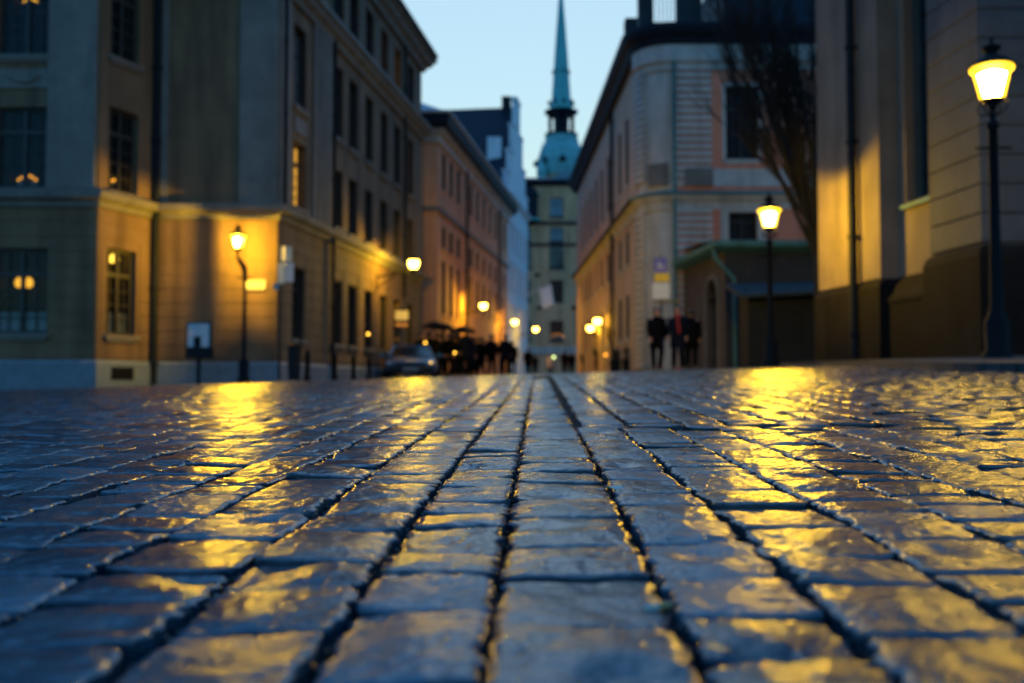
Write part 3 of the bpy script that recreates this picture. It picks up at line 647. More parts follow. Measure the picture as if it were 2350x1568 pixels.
def wall_lantern(label, wp, tip, power, glass='wallglass', k=.75):
    wp, tip = Vector(wp), Vector(tip); root = thing('wall_lantern', label, 'wall lantern', wp, 0, 'bracket lanterns along the street')
    t = tip-wp; zb = .36*k+.0
    MB().tube([(0, 0, 0), t*.35+Vector((0, 0, .05)), t*.75+Vector((0, 0, .05)), t], .028, 8).tube([(0, 0, -.4), t*.2+Vector((0, 0, -.24)), t*.55+Vector((0, 0, .03))], .02, 8).build('bracket', M['iron'], root, local=True)
    e = t.normalized(); b = MB().tube([(0, 0, -.5), (0, 0, .15)], .05, 8); b.build('wall_plate', M['iron'], root, local=True)
    S = lambda prof: [(r*k, z*k) for r, z in prof]
    c = (t.x, t.y, t.z+zb)
    MB().lathe(c, S([(.10, -.22), (.19, -.14), (.23, 0), (.22, .14)]), 18, cap=False).build('lantern_glass', M[glass], root, local=True, smooth=True)
    MB().lathe(c, S([(.24, .141), (.24, .165), (.14, .24), (.05, .28), (.03, .34), (.005, .37)]), 18).build('lantern_cap', M['iron'], root, local=True, smooth=True)
    MB().lathe(c, S([(.03, -.36), (.05, -.3), (.12, -.23), (.12, -.215), (.03, -.21)]), 12).build('lantern_cradle', M['iron'], root, local=True)
    point('lantern_light', root, (t.x, t.y, t.z+zb+.02), power, .04)
PA = Fr((-6, 25.3), (-3.8, 41.3)); OB = Fr((-3.4, 45), (-.3, 67.6)); EX = Fr((4.22, 64.4), (4.75, 37.25)); GB = Fr((-.3, 67.75), (1.25, 79.0))
wall_lantern('bracket lantern on the ochre palace, nearest of the glowing lanterns along the street', PA.w(9.25, 3.68), PA.w(9.25, 3.86, 1.35), 430, k=.8)
wall_lantern('bracket lantern on the orange townhouse beside its drainpipe', OB.w(5.9, 3.55), OB.w(5.9, 3.7, 1.15), 340, k=.75)
wall_lantern('bracket lantern at the far end of the orange townhouse, beside the white house', OB.w(19.0, 3.55), OB.w(19.0, 3.68, 1.0), 300, k=.75)
wall_lantern('bracket lantern on the white gabled house, near the ochre house', GB.w(4.2, 3.5), GB.w(4.2, 3.65, 1.45), 160, k=.75)
wall_lantern('bracket lantern on the salmon building, right one of its close pair', EX.w(17.2, 2.55), EX.w(17.2, 2.7, .5), 70, k=.75)
wall_lantern('bracket lantern on the salmon building, left one of its close pair', EX.w(13.0, 2.45), EX.w(13.0, 2.6, .42), 70, k=.75)

def post_lamp(label, p, m='bulb', r=.045):
    g = float(gz(p.x, p.y)); root = thing('marker_lamp', label, 'marker lamp', (p.x, p.y, g), 0, 'small round lamps near the ground')
    h = p.z-g
    MB().lathe((0, 0, 0), [(.09, -.1), (.09, .03), (.02, .06), (.018, h-r), (.04, h-r+.01), (.01, h-r+.02)], 10).build('stem', M['iron'], root, local=True)
    MB().lathe((0, 0, h), [(.005, -r), (r*.7, -r*.7), (r, 0), (r*.7, r*.7), (.005, r)], 14).build('bulb', M[m], root, local=True, smooth=True)
post_lamp('small yellow lamp glowing at head height beside the dark umbrellas', at(976, 787, 36))
post_lamp('small yellow lamp glowing low before the people under umbrellas', at(1044, 810, 37.5))
post_lamp('small yellow lamp against the lower wall of the ochre palace', at(845, 767, 31.5))
post_lamp('tiny greenish white lamp far down the street', at(1271, 820, 72), 'gbulb', .09)
post_lamp('small orange lamp before the salmon building, below its pair of lanterns', at(1390, 815, 44), 'obulb', .06)

# lamps, candles and star in the palace windows
def hanging(label, p, top):
    root = thing('hanging_lamp', label, 'hanging lamp', p, 0)
    MB().lathe((0, 0, 0), [(.02, .1), (.09, .06), (.13, -.02), (.11, -.11), (.02, -.13)], 16).build('lamp_shade', M['bulb'], root, local=True, smooth=True)
    MB().tube([(0, 0, .1), (0, 0, top)], .008, 6).build('cord', M['iron'], root, local=True)
hanging('bright round lamp hanging inside the narrow curtained ground floor window', at(262, 592, 24.75), .35)
def double_hanging():
    p = at(55, 648, 24.6); root = thing('hanging_lamp', 'dim two-shade lamp hanging inside the wide curtained ground floor window', 'hanging lamp', p, 0)
    for dx in (-.12, .12): MB().lathe((dx, 0, 0), [(.03, .12), (.09, .05), (.10, -.06), (.05, -.13)], 12).build('lamp_shade', M['star'], root, local=True, smooth=True)
    MB().tube([(-.12, 0, .12), (.12, 0, .12)], .01, 6).tube([(0, 0, .12), (0, 0, .6)], .008, 6).build('cord', M['iron'], root, local=True)
double_hanging()
def candle_arch(label, p, w=.4, rot=0.):
    root = thing('candle_arch', label, 'candle arch', p, rot, 'electric candle arches in windows'); b = MB()
    b.box(-w/2-.03, w/2+.03, -.03, .03, -.02, .02)
    pts = [(-w/2+w*i/6, .10+.55*w*.45*math.sin(math.pi*(i+.0)/6)) for i in range(7)]
    b.tube([(x, 0, z-.07) for x, z in pts], .012, 6)
    for x, z in pts: b.tube([(x, 0, z-.07), (x, 0, z-.005)], .009, 6)
    b.build('stand', M['signwhite'], root, local=True)
    for x, z in pts: MB().lathe((x, 0, z+.015), [(.004, -.022), (.019, -.01), (.021, .005), (.004, .035)], 8).build('bulb', M['obulb'], root, local=True)
candle_arch('candle arch with gap in its glow, on the sill of the wide first floor window', at(62, 424, 23.9), .42)
candle_arch('candle arch glowing on the sill of the narrow first floor palace window', at(263, 432, 24.6), .34, R(68.5))
candle_arch('candle arch glowing in the lowest window of the ochre house down the street', at(1280, 777, 89.9)+Vector((0, 0, .02)), 1.1)
def paper_star():
    p = at(70, -8, 24.0); root = thing('paper_star', 'glowing orange paper star hanging in the top left window', 'star lamp', p)
    b = MB(); k = 7; vs = [(0, -.05, 0), (0, .05, 0)]
    for i in range(2*k):
        a = -math.pi/2+math.pi*i/k; r = .26 if i % 2 == 0 else .10; vs.append((r*math.cos(a), 0, r*math.sin(a)))
    fs = []
    for i in range(2*k): j = (i+1) % (2*k); fs += [(0, 2+i, 2+j), (1, 2+j, 2+i)]
    b.add(vs, fs).build('star_shell', M['star'], root, local=True); MB().tube([(0, 0, .1), (0, 0, .9)], .006, 6).build('cord', M['iron'], root, local=True)
paper_star()

# ------------------------------------------------------------------ signs and small street furniture
def plate_on(root, F, u0, u1, z0, z1, d, m, name): return MB().fbox(F, u0, u1, z0, z1, d, d+.02).build(name, M[m], root)
def notice_board():
    X0, X1 = -7.95, -7.41; Y = 24.4; g = float(gz(-7.7, Y)); root = thing('notice_board', 'pale notice board on dark pedestal before the ochre palace wall', 'notice board', (-7.68, Y, g))
    MB().box(X0, X1, Y-.04, Y+.04, .9, 1.48).build('board', M['greyplate'], root); MB().box(-7.79, -7.62, Y-.055, Y-.042, .9, 1.16).build('poster', M['pipe'], root)
    MB().box(X0-.03, X1+.03, Y-.06, Y+.06, .86, .895).box(X0-.03, X1+.03, Y-.06, Y+.06, 1.485, 1.52).box(X0-.03, X0-.002, Y-.06, Y+.06, .895, 1.485).box(X1+.002, X1+.03, Y-.06, Y+.06, .895, 1.485).build('frame', M['pipe'], root)
    MB().box(X0-.02, X1+.06, Y-.12, Y+.12, .62, .855).build('pedestal_box', M['pipe'], root); MB().tube([(-7.68, Y, g-.2), (-7.68, Y, .63)], .05, 10).build('post', M['pipe'], root)
notice_board()
def name_plate():
    p = at(587, 654, 25.24); root = thing('street_name_plate', 'small cream street name plate on the palace wall beside the lantern post', 'street sign', p)
    MB().box(-.235, .235, -.015, .015, -.125, .125).build('plate', M['cream'], root, local=True); MB().box(-.215, .215, -.018, -.0155, -.105, -.095).box(-.215, .215, -.018, -.0155, .095, .105).build('border_line', M['pipe'], root, local=True)
name_plate()
def sign_post():
    p = at(640, 870, 23.6); g = float(gz(p.x, p.y)); root = thing('traffic_sign_post', 'grey post with angled cream and grey plates at the palace corner', 'sign post', (p.x, p.y, g)); Y = p.y
    MB().tube([(0, 0, -.2), (0, 0, 3.3)], .03, 10).build('post', M['pipe'], root, local=True)
    def pl(u0, u1, v0, v1, a, m, dy):
        q0, q1 = at(u0, v0, Y), at(u1, v1, Y); c = (q0+q1)/2; w = (q1.x-q0.x)/2/math.cos(a); h = abs(q0.z-q1.z)/2
        o = MB().box(-w, w, -.01, .01, -h, h).build('sign_plate', M[m], root, local=True); o.location = (c.x-p.x, dy, c.z-g); o.rotation_euler.z = a
    pl(644, 657, 567, 600, R(-35), 'cream', -.06); pl(657, 669, 567, 600, R(36), 'cream', -.06); pl(640, 657, 605, 652, R(-30), 'cream', -.12); pl(659, 674, 604, 648, R(38), 'greyplate', -.1); pl(629, 641, 651, 666, 0, 'bluemetal', -.05)
    MB().tube([(0, 0, 2.5), (.3, -.05, 2.5)], .018, 8).tube([(0, 0, 2.95), (.25, -.03, 2.95)], .018, 8).build('cross_arm', M['pipe'], root, local=True)
sign_post()
def walk_icon(b, x, z, s, y):
    """small flat walking figure"""
    b.lathe((x, y, z+.82*s), [(.004, -.09*s), (.085*s, -.04*s), (.085*s, .04*s), (.004, .09*s)], 10)
    for pts, r in (([(0, .68), (.0, .38)], .09), ([(0, .4), (-.14, .18), (-.2, 0)], .055), ([(0, .4), (.14, .2), (.16, 0)], .055), ([(0, .66), (-.2, .5), (-.22, .36)], .04), ([(0, .66), (.18, .5), (.24, .38)], .04)):
        b.tube([(x+px*s, y, z+pz*s) for px, pz in pts], r*s, 6)
def zone_sign():
    Y = 28.6; p = at(1519, 850, Y); g = float(gz(p.x, p.y)); root = thing('pedestrian_zone_sign', 'blue pedestrian sign above yellow and white plates on a post, behind the couple', 'traffic sign', (p.x, Y, g))
    def R4(u0, v0, u1, v1, m, name, dy=-.04):
        a, b = at(u0, v1, Y), at(u1, v0, Y); return MB().box(a.x, b.x, Y+dy-.012, Y+dy, a.z, b.z).build(name, M[m], root)
    o = R4(1500, 592, 1530, 626, 'blue', 'blue_plate'); a = at(1514, 620, Y)
    ib = MB(); walk_icon(ib, a.x-.02, a.z+.02, .24, Y-.053); walk_icon(ib, a.x+.07, a.z+.02, .15, Y-.053); ib.build('walking_figure', M['signwhite'], o, local=True)
    R4(1502, 628, 1535, 647, 'yellow', 'yellow_plate'); R4(1497, 650, 1536, 686, 'signwhite', 'white_plate'); 
    l = MB(); q = at(1503, 668, Y); l.box(q.x, q.x+.33, Y-.0545, Y-.0525, q.z-.02, q.z).box(q.x, q.x+.26, Y-.0545, Y-.0525, q.z-.09, q.z-.07).build('grey_line', M['greyplate'], root)
    R4(1503, 689, 1559, 695, 'olive', 'olive_board', -.03)
    MB().tube([(p.x, Y, g-.2), (p.x, Y, at(1519, 588, Y).z)], .03, 10).build('post', M['pipe'], root)
zone_sign()
def bollard0():
    root = thing('bollard', '', 'bollard', (0, 0, 0), 0, 'dark iron bollards along the palace')
    MB().lathe((0, 0, 0), [(.10, -.15), (.10, .08), (.075, .12), (.065, .55), (.085, .57), (.085, .61), (.06, .64)], 14).build('shaft', M['iron'], root, local=True, smooth=True)
    MB().lathe((0, 0, .63), [(.045, 0), (.075, .04), (.06, .09), (.01, .12)], 14).build('knob', M['iron'], root, local=True, smooth=True); return root
bo = bollard0(); first = True
for (u, v, Y), lb in zip(((705, 850, 23.9), (768, 855, 27.6), (811, 858, 30.2), (847, 858, 32.6)), ('iron bollard next to the litter bin at the palace corner', 'iron bollard by the long palace drainpipe', 'second iron bollard from the parked blue car along the palace', 'iron bollard closest to the parked blue car along the palace')):
    p = at(u, v, Y); l = (p.x, Y, float(gz(p.x, Y)))
    if first: bo.location = l; bo['label'] = lb; first = False
    else: dup(bo, l, 0, lb)
def bin_():
    p = at(674, 850, 23.4); g = float(gz(p.x, p.y)); root = thing('litter_bin', 'slim dark litter bin on a pole at the palace corner', 'litter bin', (p.x, p.y, g))
    MB().lathe((0, 0, 0), [(.12, .02), (.14, .25), (.15, .78), (.13, .8)], 14).build('body', M['pipe'], root, local=True); MB().lathe((0, 0, .8), [(.16, 0), (.16, .04), (.05, .12)], 14).build('lid', M['iron'], root, local=True)
    MB().tube([(.1, .1, -.1), (.15, .1, 1.25)], .025, 8).build('pole', M['pipe'], root, local=True)
bin_()
def shop_sign():
    p = at(922, 724, 37); root = thing('hanging_shop_sign', 'pale blank shop sign hanging out from the palace, above its orange strip', 'shop sign', p)
    MB().box(-.24, .24, -.03, .03, -.17, .17).build('board', M['cream'], root, local=True); MB().box(-.22, .22, -.03, .03, -.40, -.30).build('orange_strip', M['orange'], root, local=True)
    MB().tube([(-1.05, .15, .24), (.26, 0, .24)], .018, 8).tube([(-.2, 0, .24), (-.2, 0, .17)], .01, 6).tube([(.2, 0, .24), (.2, 0, .17)], .01, 6).tube([(-.2, 0, -.17), (-.2, 0, -.30)], .01, 6).tube([(.2, 0, -.17), (.2, 0, -.30)], .01, 6).build('bracket', M['iron'], root, local=True)
shop_sign()
def flag():
    a = GB.w(10.6, 7.0); b = Vector((a.x+1.95, a.y-.6, 7.75)); root = thing('flag', 'white flag on a slanting pole across the street, before the ochre house', 'flag', a)
    MB().tube([a-a, b-a], [.05, .03], 8).build('pole', M['signwhite'], root, local=True)
    d = (b-a); s = MB(); nu, nv = 10, 12; vs = []
    for i in range(nu+1):
        for j in range(nv+1):
            t = .52+.46*i/nu; q = d*t; z = -1.55*j/nv; vs.append((q.x+.22*j/nv, q.y+.10*math.sin(i*1.1+j*.25)*(j/nv), q.z+z+.06*math.sin(i*.9)))
    s.add(vs, [(i*(nv+1)+j, (i+1)*(nv+1)+j, (i+1)*(nv+1)+j+1, i*(nv+1)+j+1) for i in range(nu) for j in range(nv)])
    o = s.build('cloth', M['cloth'], root, local=True, smooth=True); m = o.modifiers.new('t', 'SOLIDIFY'); m.thickness = .01
flag()

# ------------------------------------------------------------------ people
def skin(name, V, E, Rr, m, parent, sub=1):
    me = bpy.data.meshes.new(name); me.from_pydata(V, E, []); o = link(name, me, m, parent, local=True)
    o.modifiers.new('skin', 'SKIN')
    if not me.skin_vertices: me.attributes
    for i, r in enumerate(Rr): sv = me.skin_vertices[0].data[i]; sv.radius = (r, r); sv.use_root = i == 0
    s = o.modifiers.new('sub', 'SUBSURF'); s.levels = s.render_levels = sub
    return o
def person(label, p, rot=0., h=1.75, coat='coat', legs='denim', scarf=None, hair='hair', hat=None, stride=.12, raise_arm=False, long=True, detail=False, group='people out on the square and street'):
    g = float(gz(p[0], p[1])); root = thing('person', label, 'person', (p[0], p[1], g), rot, group); k = h/1.75; root.scale = (k, k, k)
    V, E, Q = [], [], []
    def chain(pts, start=None):
        prev = start
        for x, y, z, r in pts:
            V.append((x, y, z)); Q.append(r); i = len(V)-1
            if prev is not None: E.append((prev, i))
            prev = i
        return prev
    chain([(0, .01, .93, .125)]); chest = chain([(0, .02, 1.14, .12), (0, .02, 1.33, .135)], 0)
    nk = chain([(0, .015, 1.47, .062), (0, 0, 1.53, .055), (0, -.02, 1.585, .07), (0, -.015, 1.66, .088), (0, 0, 1.715, .06)], chest); 
    V.append((0, -.125, 1.625)); Q.append(.016); E.append((nk-1, len(V)-1))
    hands = []
    for s in (-1, 1):
        st = stride*s
        chain([(s*.095, 0, .86, .095), (s*.105, -st*.6-.03, .48, .062), (s*.11, st*.9 if st < 0 else st*.9+.04, .09, .042), (s*.12, st*.9-.1, .035, .04), (s*.125, st*.9-.19, .03, .032)], 0)
        if raise_arm and s == 1: arm = [(s*.19, .02, 1.42, .065), (s*.25, -.06, 1.20, .045), (s*.17, -.24, 1.36, .034), (s*.16, -.27, 1.40, .03)]; fd = (0, -.02, .075)
        else: arm = [(s*.19, .02, 1.42, .065), (s*.245, .03+st*.4, 1.15, .045), (s*.24, -.06+st*.8, .92, .032), (s*.24, -.08+st*.85, .85, .034)]; fd = (0, -.015, -.075)
        w = chain(arm, chest); hx, hy, hz = arm[-1][:3]
        for f, (oy, ln) in enumerate(((-.03, .8), (-.011, 1), (.008, 1.05), (.026, .85))):
            chain([(hx-s*.004, hy+oy, hz+fd[2]*.45, .009), (hx-s*.018, hy+oy-.008, hz+fd[2]*(.45+.6*ln), .008)], w)
        chain([(hx-s*.02, hy-.05, hz+fd[2]*.15, .01), (hx-s*.03, hy-.062, hz+fd[2]*.6, .009)], w); hands.append((hx, hy, hz, arm))
    skin('body', V, E, Q, M['skin'], root, 1)
    zb = .62 if long else .84
    c = MB(); n = 16; rings = [(zb, .23, .165), (zb+.12, .215, .155), (.98, .195, .14), (1.15, .19, .14), (1.3, .205, .15), (1.40, .195, .14), (1.46, .13, .11), (1.52, .085, .085)]
    c.add([(a*math.cos(2*math.pi*i/n), .015+b*math.sin(2*math.pi*i/n), z) for z, a, b in rings for i in range(n)], [(j*n+i, j*n+(i+1) % n, (j+1)*n+(i+1) % n, (j+1)*n+i) for j in range(len(rings)-1) for i in range(n)]+[tuple(range(n-1, -1, -1))])
    for hx, hy, hz, arm in hands: c.tube([Vector(arm[0][:3])-Vector((math.copysign(.06, hx), 0, 0)), arm[0][:3], arm[1][:3], arm[2][:3]], [.07, .085, .066, .05], 10)
    c.build('coat', M[coat], root, local=True, smooth=True)
    t = MB(); 
    for s in (-1, 1):
        st = stride*s; t.tube([(s*.09, 0, .92), (s*.105, -st*.6-.03, .49), (s*.11, st*.9 if st < 0 else st*.9+.04, .08)], [.115, .082, .066], 10)
        sh = MB().hexa([(s*.12-.045, st*.9-.2, 0), (s*.12+.045, st*.9-.2, 0), (s*.12+.045, st*.9+.09, 0), (s*.12-.045, st*.9+.09, 0), (s*.12-.035, st*.9-.19, .05), (s*.12+.035, st*.9-.19, .05), (s*.12+.045, st*.9+.09, .12), (s*.12-.045, st*.9+.09, .12)]).build('shoe', M['leather'], root, local=True)
    t.build('trousers', M[legs], root, local=True, smooth=True)
    hm = hat or hair
    MB().lathe((0, .018, 1.665), [(.07, -.10), (.098, -.05), (.108, .0), (.10, .05), (.06, .09), (.005, .10)], 14, sy=1.02).build('hat' if hat else 'hair', M[hm], root, local=True, smooth=True) if not detail else \
    MB().lathe((0, .035, 1.668), [(.06, -.12), (.088, -.06), (.10, .0), (.096, .05), (.06, .085), (.005, .095)], 14).build('hair', M[hm], root, local=True, smooth=True)
    if detail:
        for s in (-1, 1): MB().lathe((s*.034, -.095, 1.655), [(.002, -.011), (.011, 0), (.002, .011)], 8).build('eye', M['leather'], root, local=True)
        MB().box(-.028, .028, -.103, -.095, 1.588, 1.598).build('mouth', M['red'], root, local=True)
    if scarf:
        b = MB().lathe((0, 0, 1.475), [(.10, -.045), (.118, -.01), (.112, .03), (.085, .05)], 14, cap=False)
        b.tube([(.03, -.13, 1.46), (.02, -.17, 1.30), (.05, -.175, 1.12), (.055, -.18, .98)], [.035, .042, .042, .04], 8); b.build('scarf', M[scarf], root, local=True, smooth=True)
    return root
p1 = at(1508, 850, 27.6); p2 = at(1556, 850, 27.2)
person('person in a long black coat, left of the couple standing under the blue sign', p1, R(10), 1.74, 'coat', scarf=None, detail=True, stride=.08)
person('person in a dark coat with red scarf, right of the couple under the blue sign', p2, R(-15), 1.74, 'navy', scarf='red', detail=True, stride=.10)
person('third dark figure close behind the person with the red scarf', (5.05, 28.0), R(170), 1.70, 'coat', stride=.1)
def umbrella(label, p, z, tilt=0.):
    root = thing('umbrella', label, 'umbrella', (p[0], p[1], z), 0, 'black umbrellas over the people'); root.rotation_euler = (tilt, tilt*.6, 0)
    n = 8; prof = [(.03, 0.0), (.25, -.05), (.43, -.15), (.53, -.28)]
    vs = [(0, 0, .01)]; fs = []
    for r, z_ in prof:
        for i in range(n*2): a = math.pi*i/n; rr = r*(1 if i % 2 == 0 else .93); vs.append((rr*math.cos(a), rr*math.sin(a), z_+(0 if i % 2 == 0 else .012)))
    m = 2*n
    fs += [(0, 1+i, 1+(i+1) % m) for i in range(m)]+[(1+j*m+i, 1+(j+1)*m+i, 1+(j+1)*m+(i+1) % m, 1+j*m+(i+1) % m) for j in range(3) for i in range(m)]
    o = MB().add(vs, fs).build('canopy', M['umb'], root, local=True); q = o.modifiers.new('t', 'SOLIDIFY'); q.thickness = .006
    MB().tube([(0, 0, .06), (0, 0, -.85)], .008, 6).build('shaft', M['iron'], root, local=True); MB().tube([(0, 0, -.83), (0, 0, -.92), (.03, 0, -.95), (.05, 0, -.92)], .013, 8).build('handle', M['cork'], root, local=True)
def holder(label, ulabel, u, Y, h, coat, rot, zu):
    p = at(u, 850, Y); person(label, (p.x, Y), rot, h, coat, raise_arm=True, stride=.05); g = float(gz(p.x, Y)); k = h/1.75
    c, s = math.cos(rot), math.sin(rot); hx, hy = .16*k, -.27*k
    umbrella(ulabel, (p.x+c*hx-s*hy, Y+s*hx+c*hy), g+zu, .06)
holder('person in black under an umbrella, beside the parked blue car', 'black umbrella closest to the ochre palace, highest of the group', 985, 38.6, 1.78, 'coat', R(20), 2.16)
holder('person in navy under an umbrella, in the middle of the group', 'black umbrella in the middle of the group, overlapping its neighbours', 1014, 39.4, 1.74, 'navy', R(-20), 2.12)
holder('person in black under the rightmost umbrella of the group', 'black umbrella at the right end of the group, held low', 1052, 39.0, 1.66, 'coat', R(15), 1.98)
person('bare-headed person in grey between the umbrellas and the orange townhouse', (at(1080, 850, 42).x, 42), R(10), 1.70, 'grey')
person('person in black without umbrella, in front of the umbrella group', (at(1040, 850, 39).x, 39), R(160), 1.68, 'coat')
person('person in black turned away, directly behind the parked blue car', (at(1003, 850, 38).x, 38), R(150), 1.72, 'coat')
person('tall person in navy at the right edge of the umbrella group', (at(1070, 850, 38.5).x, 38.5), R(200), 1.84, 'navy')
person('person in grey half hidden in the middle of the umbrella group', (at(1030, 850, 40.5).x, 40.5), R(0), 1.76, 'grey')
person('left one of two people in black walking down the middle of the street', (at(1128, 850, 44.5).x, 44.5), R(175), 1.84, 'coat')
person('right one of two people in black walking down the middle of the street', (at(1160, 850, 44.5).x, 44.5), R(185), 1.84, 'navy')
person('small distant person in black before the ochre house', (at(1312, 850, 70).x, 70), R(0), 1.72, 'coat')
person('small distant person in pale rose jacket beside the greenish lamp', (at(1262, 850, 74).x, 74), R(0), 1.62, 'rose')
person('small distant person in grey at the left of the rose jacket', (at(1228, 850, 76).x, 76), R(180), 1.70, 'navy')
person('distant person in black, between the white house and the rose jacket', (at(1212, 850, 63).x, 63), R(170), 1.76, 'coat')
person('distant person in navy beside the small person before the ochre house', (at(1296, 850, 66).x, 66), R(185), 1.72, 'navy')
person('person in grey coat left of the two walkers, near the orange townhouse corner', (at(1088, 850, 45.5).x, 45.5), R(190), 1.78, 'grey')
person('person in navy just right of the two walkers in the street', (at(1176, 850, 48).x, 48), R(10), 1.66, 'navy')
person('person in black at the back of the umbrella group', (at(1046, 850, 42.5).x, 42.5), R(170), 1.86, 'coat')
person('person in dark coat between the parked car and the umbrellas', (at(966, 850, 39.8).x, 39.8), R(40), 1.8, 'coat')
person('distant person in grey walking near the orange lamp', (at(1372, 850, 52).x, 52), R(20), 1.66, 'grey')
person('person in black just left of the two walkers in the street', (at(1104, 850, 44).x, 44), R(165), 1.72, 'coat')
person('small distant person in dark clothes at the foot of the salmon building', (at(1342, 850, 60).x, 60), R(0), 1.55, 'coat', long=False)

# ------------------------------------------------------------------ cars
def car(label, X, Y, rot, paint, lit=None):
    g = float(gz(X, Y)); root = thing('parked_car', label, 'car', (X, Y, g), rot, 'cars parked by the buildings'); b = MB()
    st = [(-.0, .68, .32, .60), (.05, .78, .24, .68), (.25, .85, .2, .78), (.95, .88, .2, .92), (1.5, .89, .2, .95), (3.2, .89, .2, .97), (3.9, .86, .22, .95), (4.1, .8, .3, .85)]
    rows = []
    for y, w, z0, z1 in st: rows.append([(-w*.9, y, z0), (-w, y, z0+.15), (-w, y, z1-.18), (-w*.93, y, z1-.04), (-w*.6, y, z1+.02), (0, y, z1+.035), (w*.6, y, z1+.02), (w*.93, y, z1-.04), (w, y, z1-.18), (w, y, z0+.15), (w*.9, y, z0)])
    n = 11; b.add([v for r in rows for v in r], [(j*n+i, (j+1)*n+i, (j+1)*n+(i+1) % n, j*n+(i+1) % n) for j in range(len(rows)-1) for i in range(n)]+[tuple(range(n)), tuple((len(rows)-1)*n+i for i in range(n-1, -1, -1))])
    b.build('body', M[paint], root, local=True, smooth=True)
    c = [(-.74, .98, .93), (.74, .98, .93), (.76, 3.85, .95), (-.76, 3.85, .95), (-.56, 1.75, 1.40), (.56, 1.75, 1.40), (.56, 3.3, 1.42), (-.56, 3.3, 1.42)]
    MB().hexa(c).build('cabin_glass', M['carglass'], root, local=True)
    r = MB().hexa([(-.57, 1.72, 1.39), (.57, 1.72, 1.39), (.57, 3.33, 1.41), (-.57, 3.33, 1.41), (-.48, 1.85, 1.45), (.48, 1.85, 1.45), (.48, 3.2, 1.47), (-.48, 3.2, 1.47)])
    for s in (-1, 1): r.tube([(s*.75, 1.0, .93), (s*.57, 1.74, 1.41)], .035, 6).tube([(s*.765, 2.5, .95), (s*.57, 2.5, 1.41)], .035, 6).tube([(s*.77, 3.8, .95), (s*.57, 3.3, 1.42)], .04, 6)
    r.build('roof', M[paint], root, local=True)
    MB().box(-.5, .5, -.03, .06, .5, .62).build('grille', M['rubber'], root, local=True); MB().box(-.72, .72, -.06, .1, .28, .42).build('bumper', M['rubber'], root, local=True)
    MB().box(-.26, .26, -.075, -.06, .31, .42).build('number_plate', M['plate'], root, local=True)
    for s in (-1, 1):
        MB().hexa([(s*.66-.13, .0, .56), (s*.66+.13, .06, .58), (s*.66+.13, .2, .58), (s*.66-.13, .2, .56), (s*.66-.12, .03, .67), (s*.66+.12, .1, .71), (s*.66+.12, .25, .71), (s*.66-.12, .25, .67)]).build('headlight', M['hlamp'], root, local=True)
        if lit == s: MB().lathe((s*.66, -.02, .64), [(.004, -.03), (.026, -.014), (.03, 0), (.026, .014), (.004, .03)], 10).build('side_lamp', M['bulb'], root, local=True)
        MB().hexa([(s*.98-.1, 1.2, .93), (s*.98+.1, 1.2, .93), (s*.98+.1, 1.3, .93), (s*.98-.1, 1.3, .93), (s*.98-.1, 1.2, 1.06), (s*.98+.1, 1.2, 1.06), (s*.98+.08, 1.3, 1.05), (s*.98-.1, 1.3, 1.05)]).tube([(s*.8, 1.25, .95), (s*.95, 1.25, .98)], .02, 6).build('mirror', M[paint], root, local=True)
        for y in (.75, 3.3):
            t = MB().tube([(s*.74, y, .31), (s*.91, y, .31)], .31, 20).build('wheel', M['rubber'], root, local=True); MB().tube([(s*.90, y, .31), (s*.92, y, .31)], .2, 12).build('rim', M['alloy'], t, local=True)
    return root
car('dark blue car parked facing the square beside the ochre palace', -3.35, 33, R(6), 'carpaint', 1).scale.z = .80

def planter(label, X, Y):
    root = thing('planter', label, 'planter', (X, Y, float(gz(X, Y))), 0, 'planters before the salmon building'); rnd = random.Random(int(X*100))
    MB().hexa([(-.42, -.28, -.1), (.42, -.28, -.1), (.42, .28, -.1), (-.42, .28, -.1), (-.5, -.34, .5), (.5, -.34, .5), (.5, .34, .5), (-.5, .34, .5)]).build('tub', M['pipe'], root, local=True)
    b = MB()
    for i in range(420):
        a, r, z = rnd.uniform(0, 6.28), rnd.random()**.5*.44, .5+rnd.random()*.55*(1-.3*rnd.random()); c = Vector((r*math.cos(a), r*.7*math.sin(a), z)); u = Vector((rnd.uniform(-1, 1), rnd.uniform(-1, 1), rnd.uniform(-1, 1))).normalized()*.06; v = u.orthogonal()*.5
        b.add([c-u, c+v, c+u, c-v], [(0, 1, 2, 3)])
    b.build('shrub', M['shrub'], root, local=True)
planter('dark planter with low shrub, nearer the drainpipe of the salmon building', at(1455, 850, 40).x, 40)
planter('dark planter with low shrub, farther down along the salmon building', at(1425, 850, 43).x, 43)

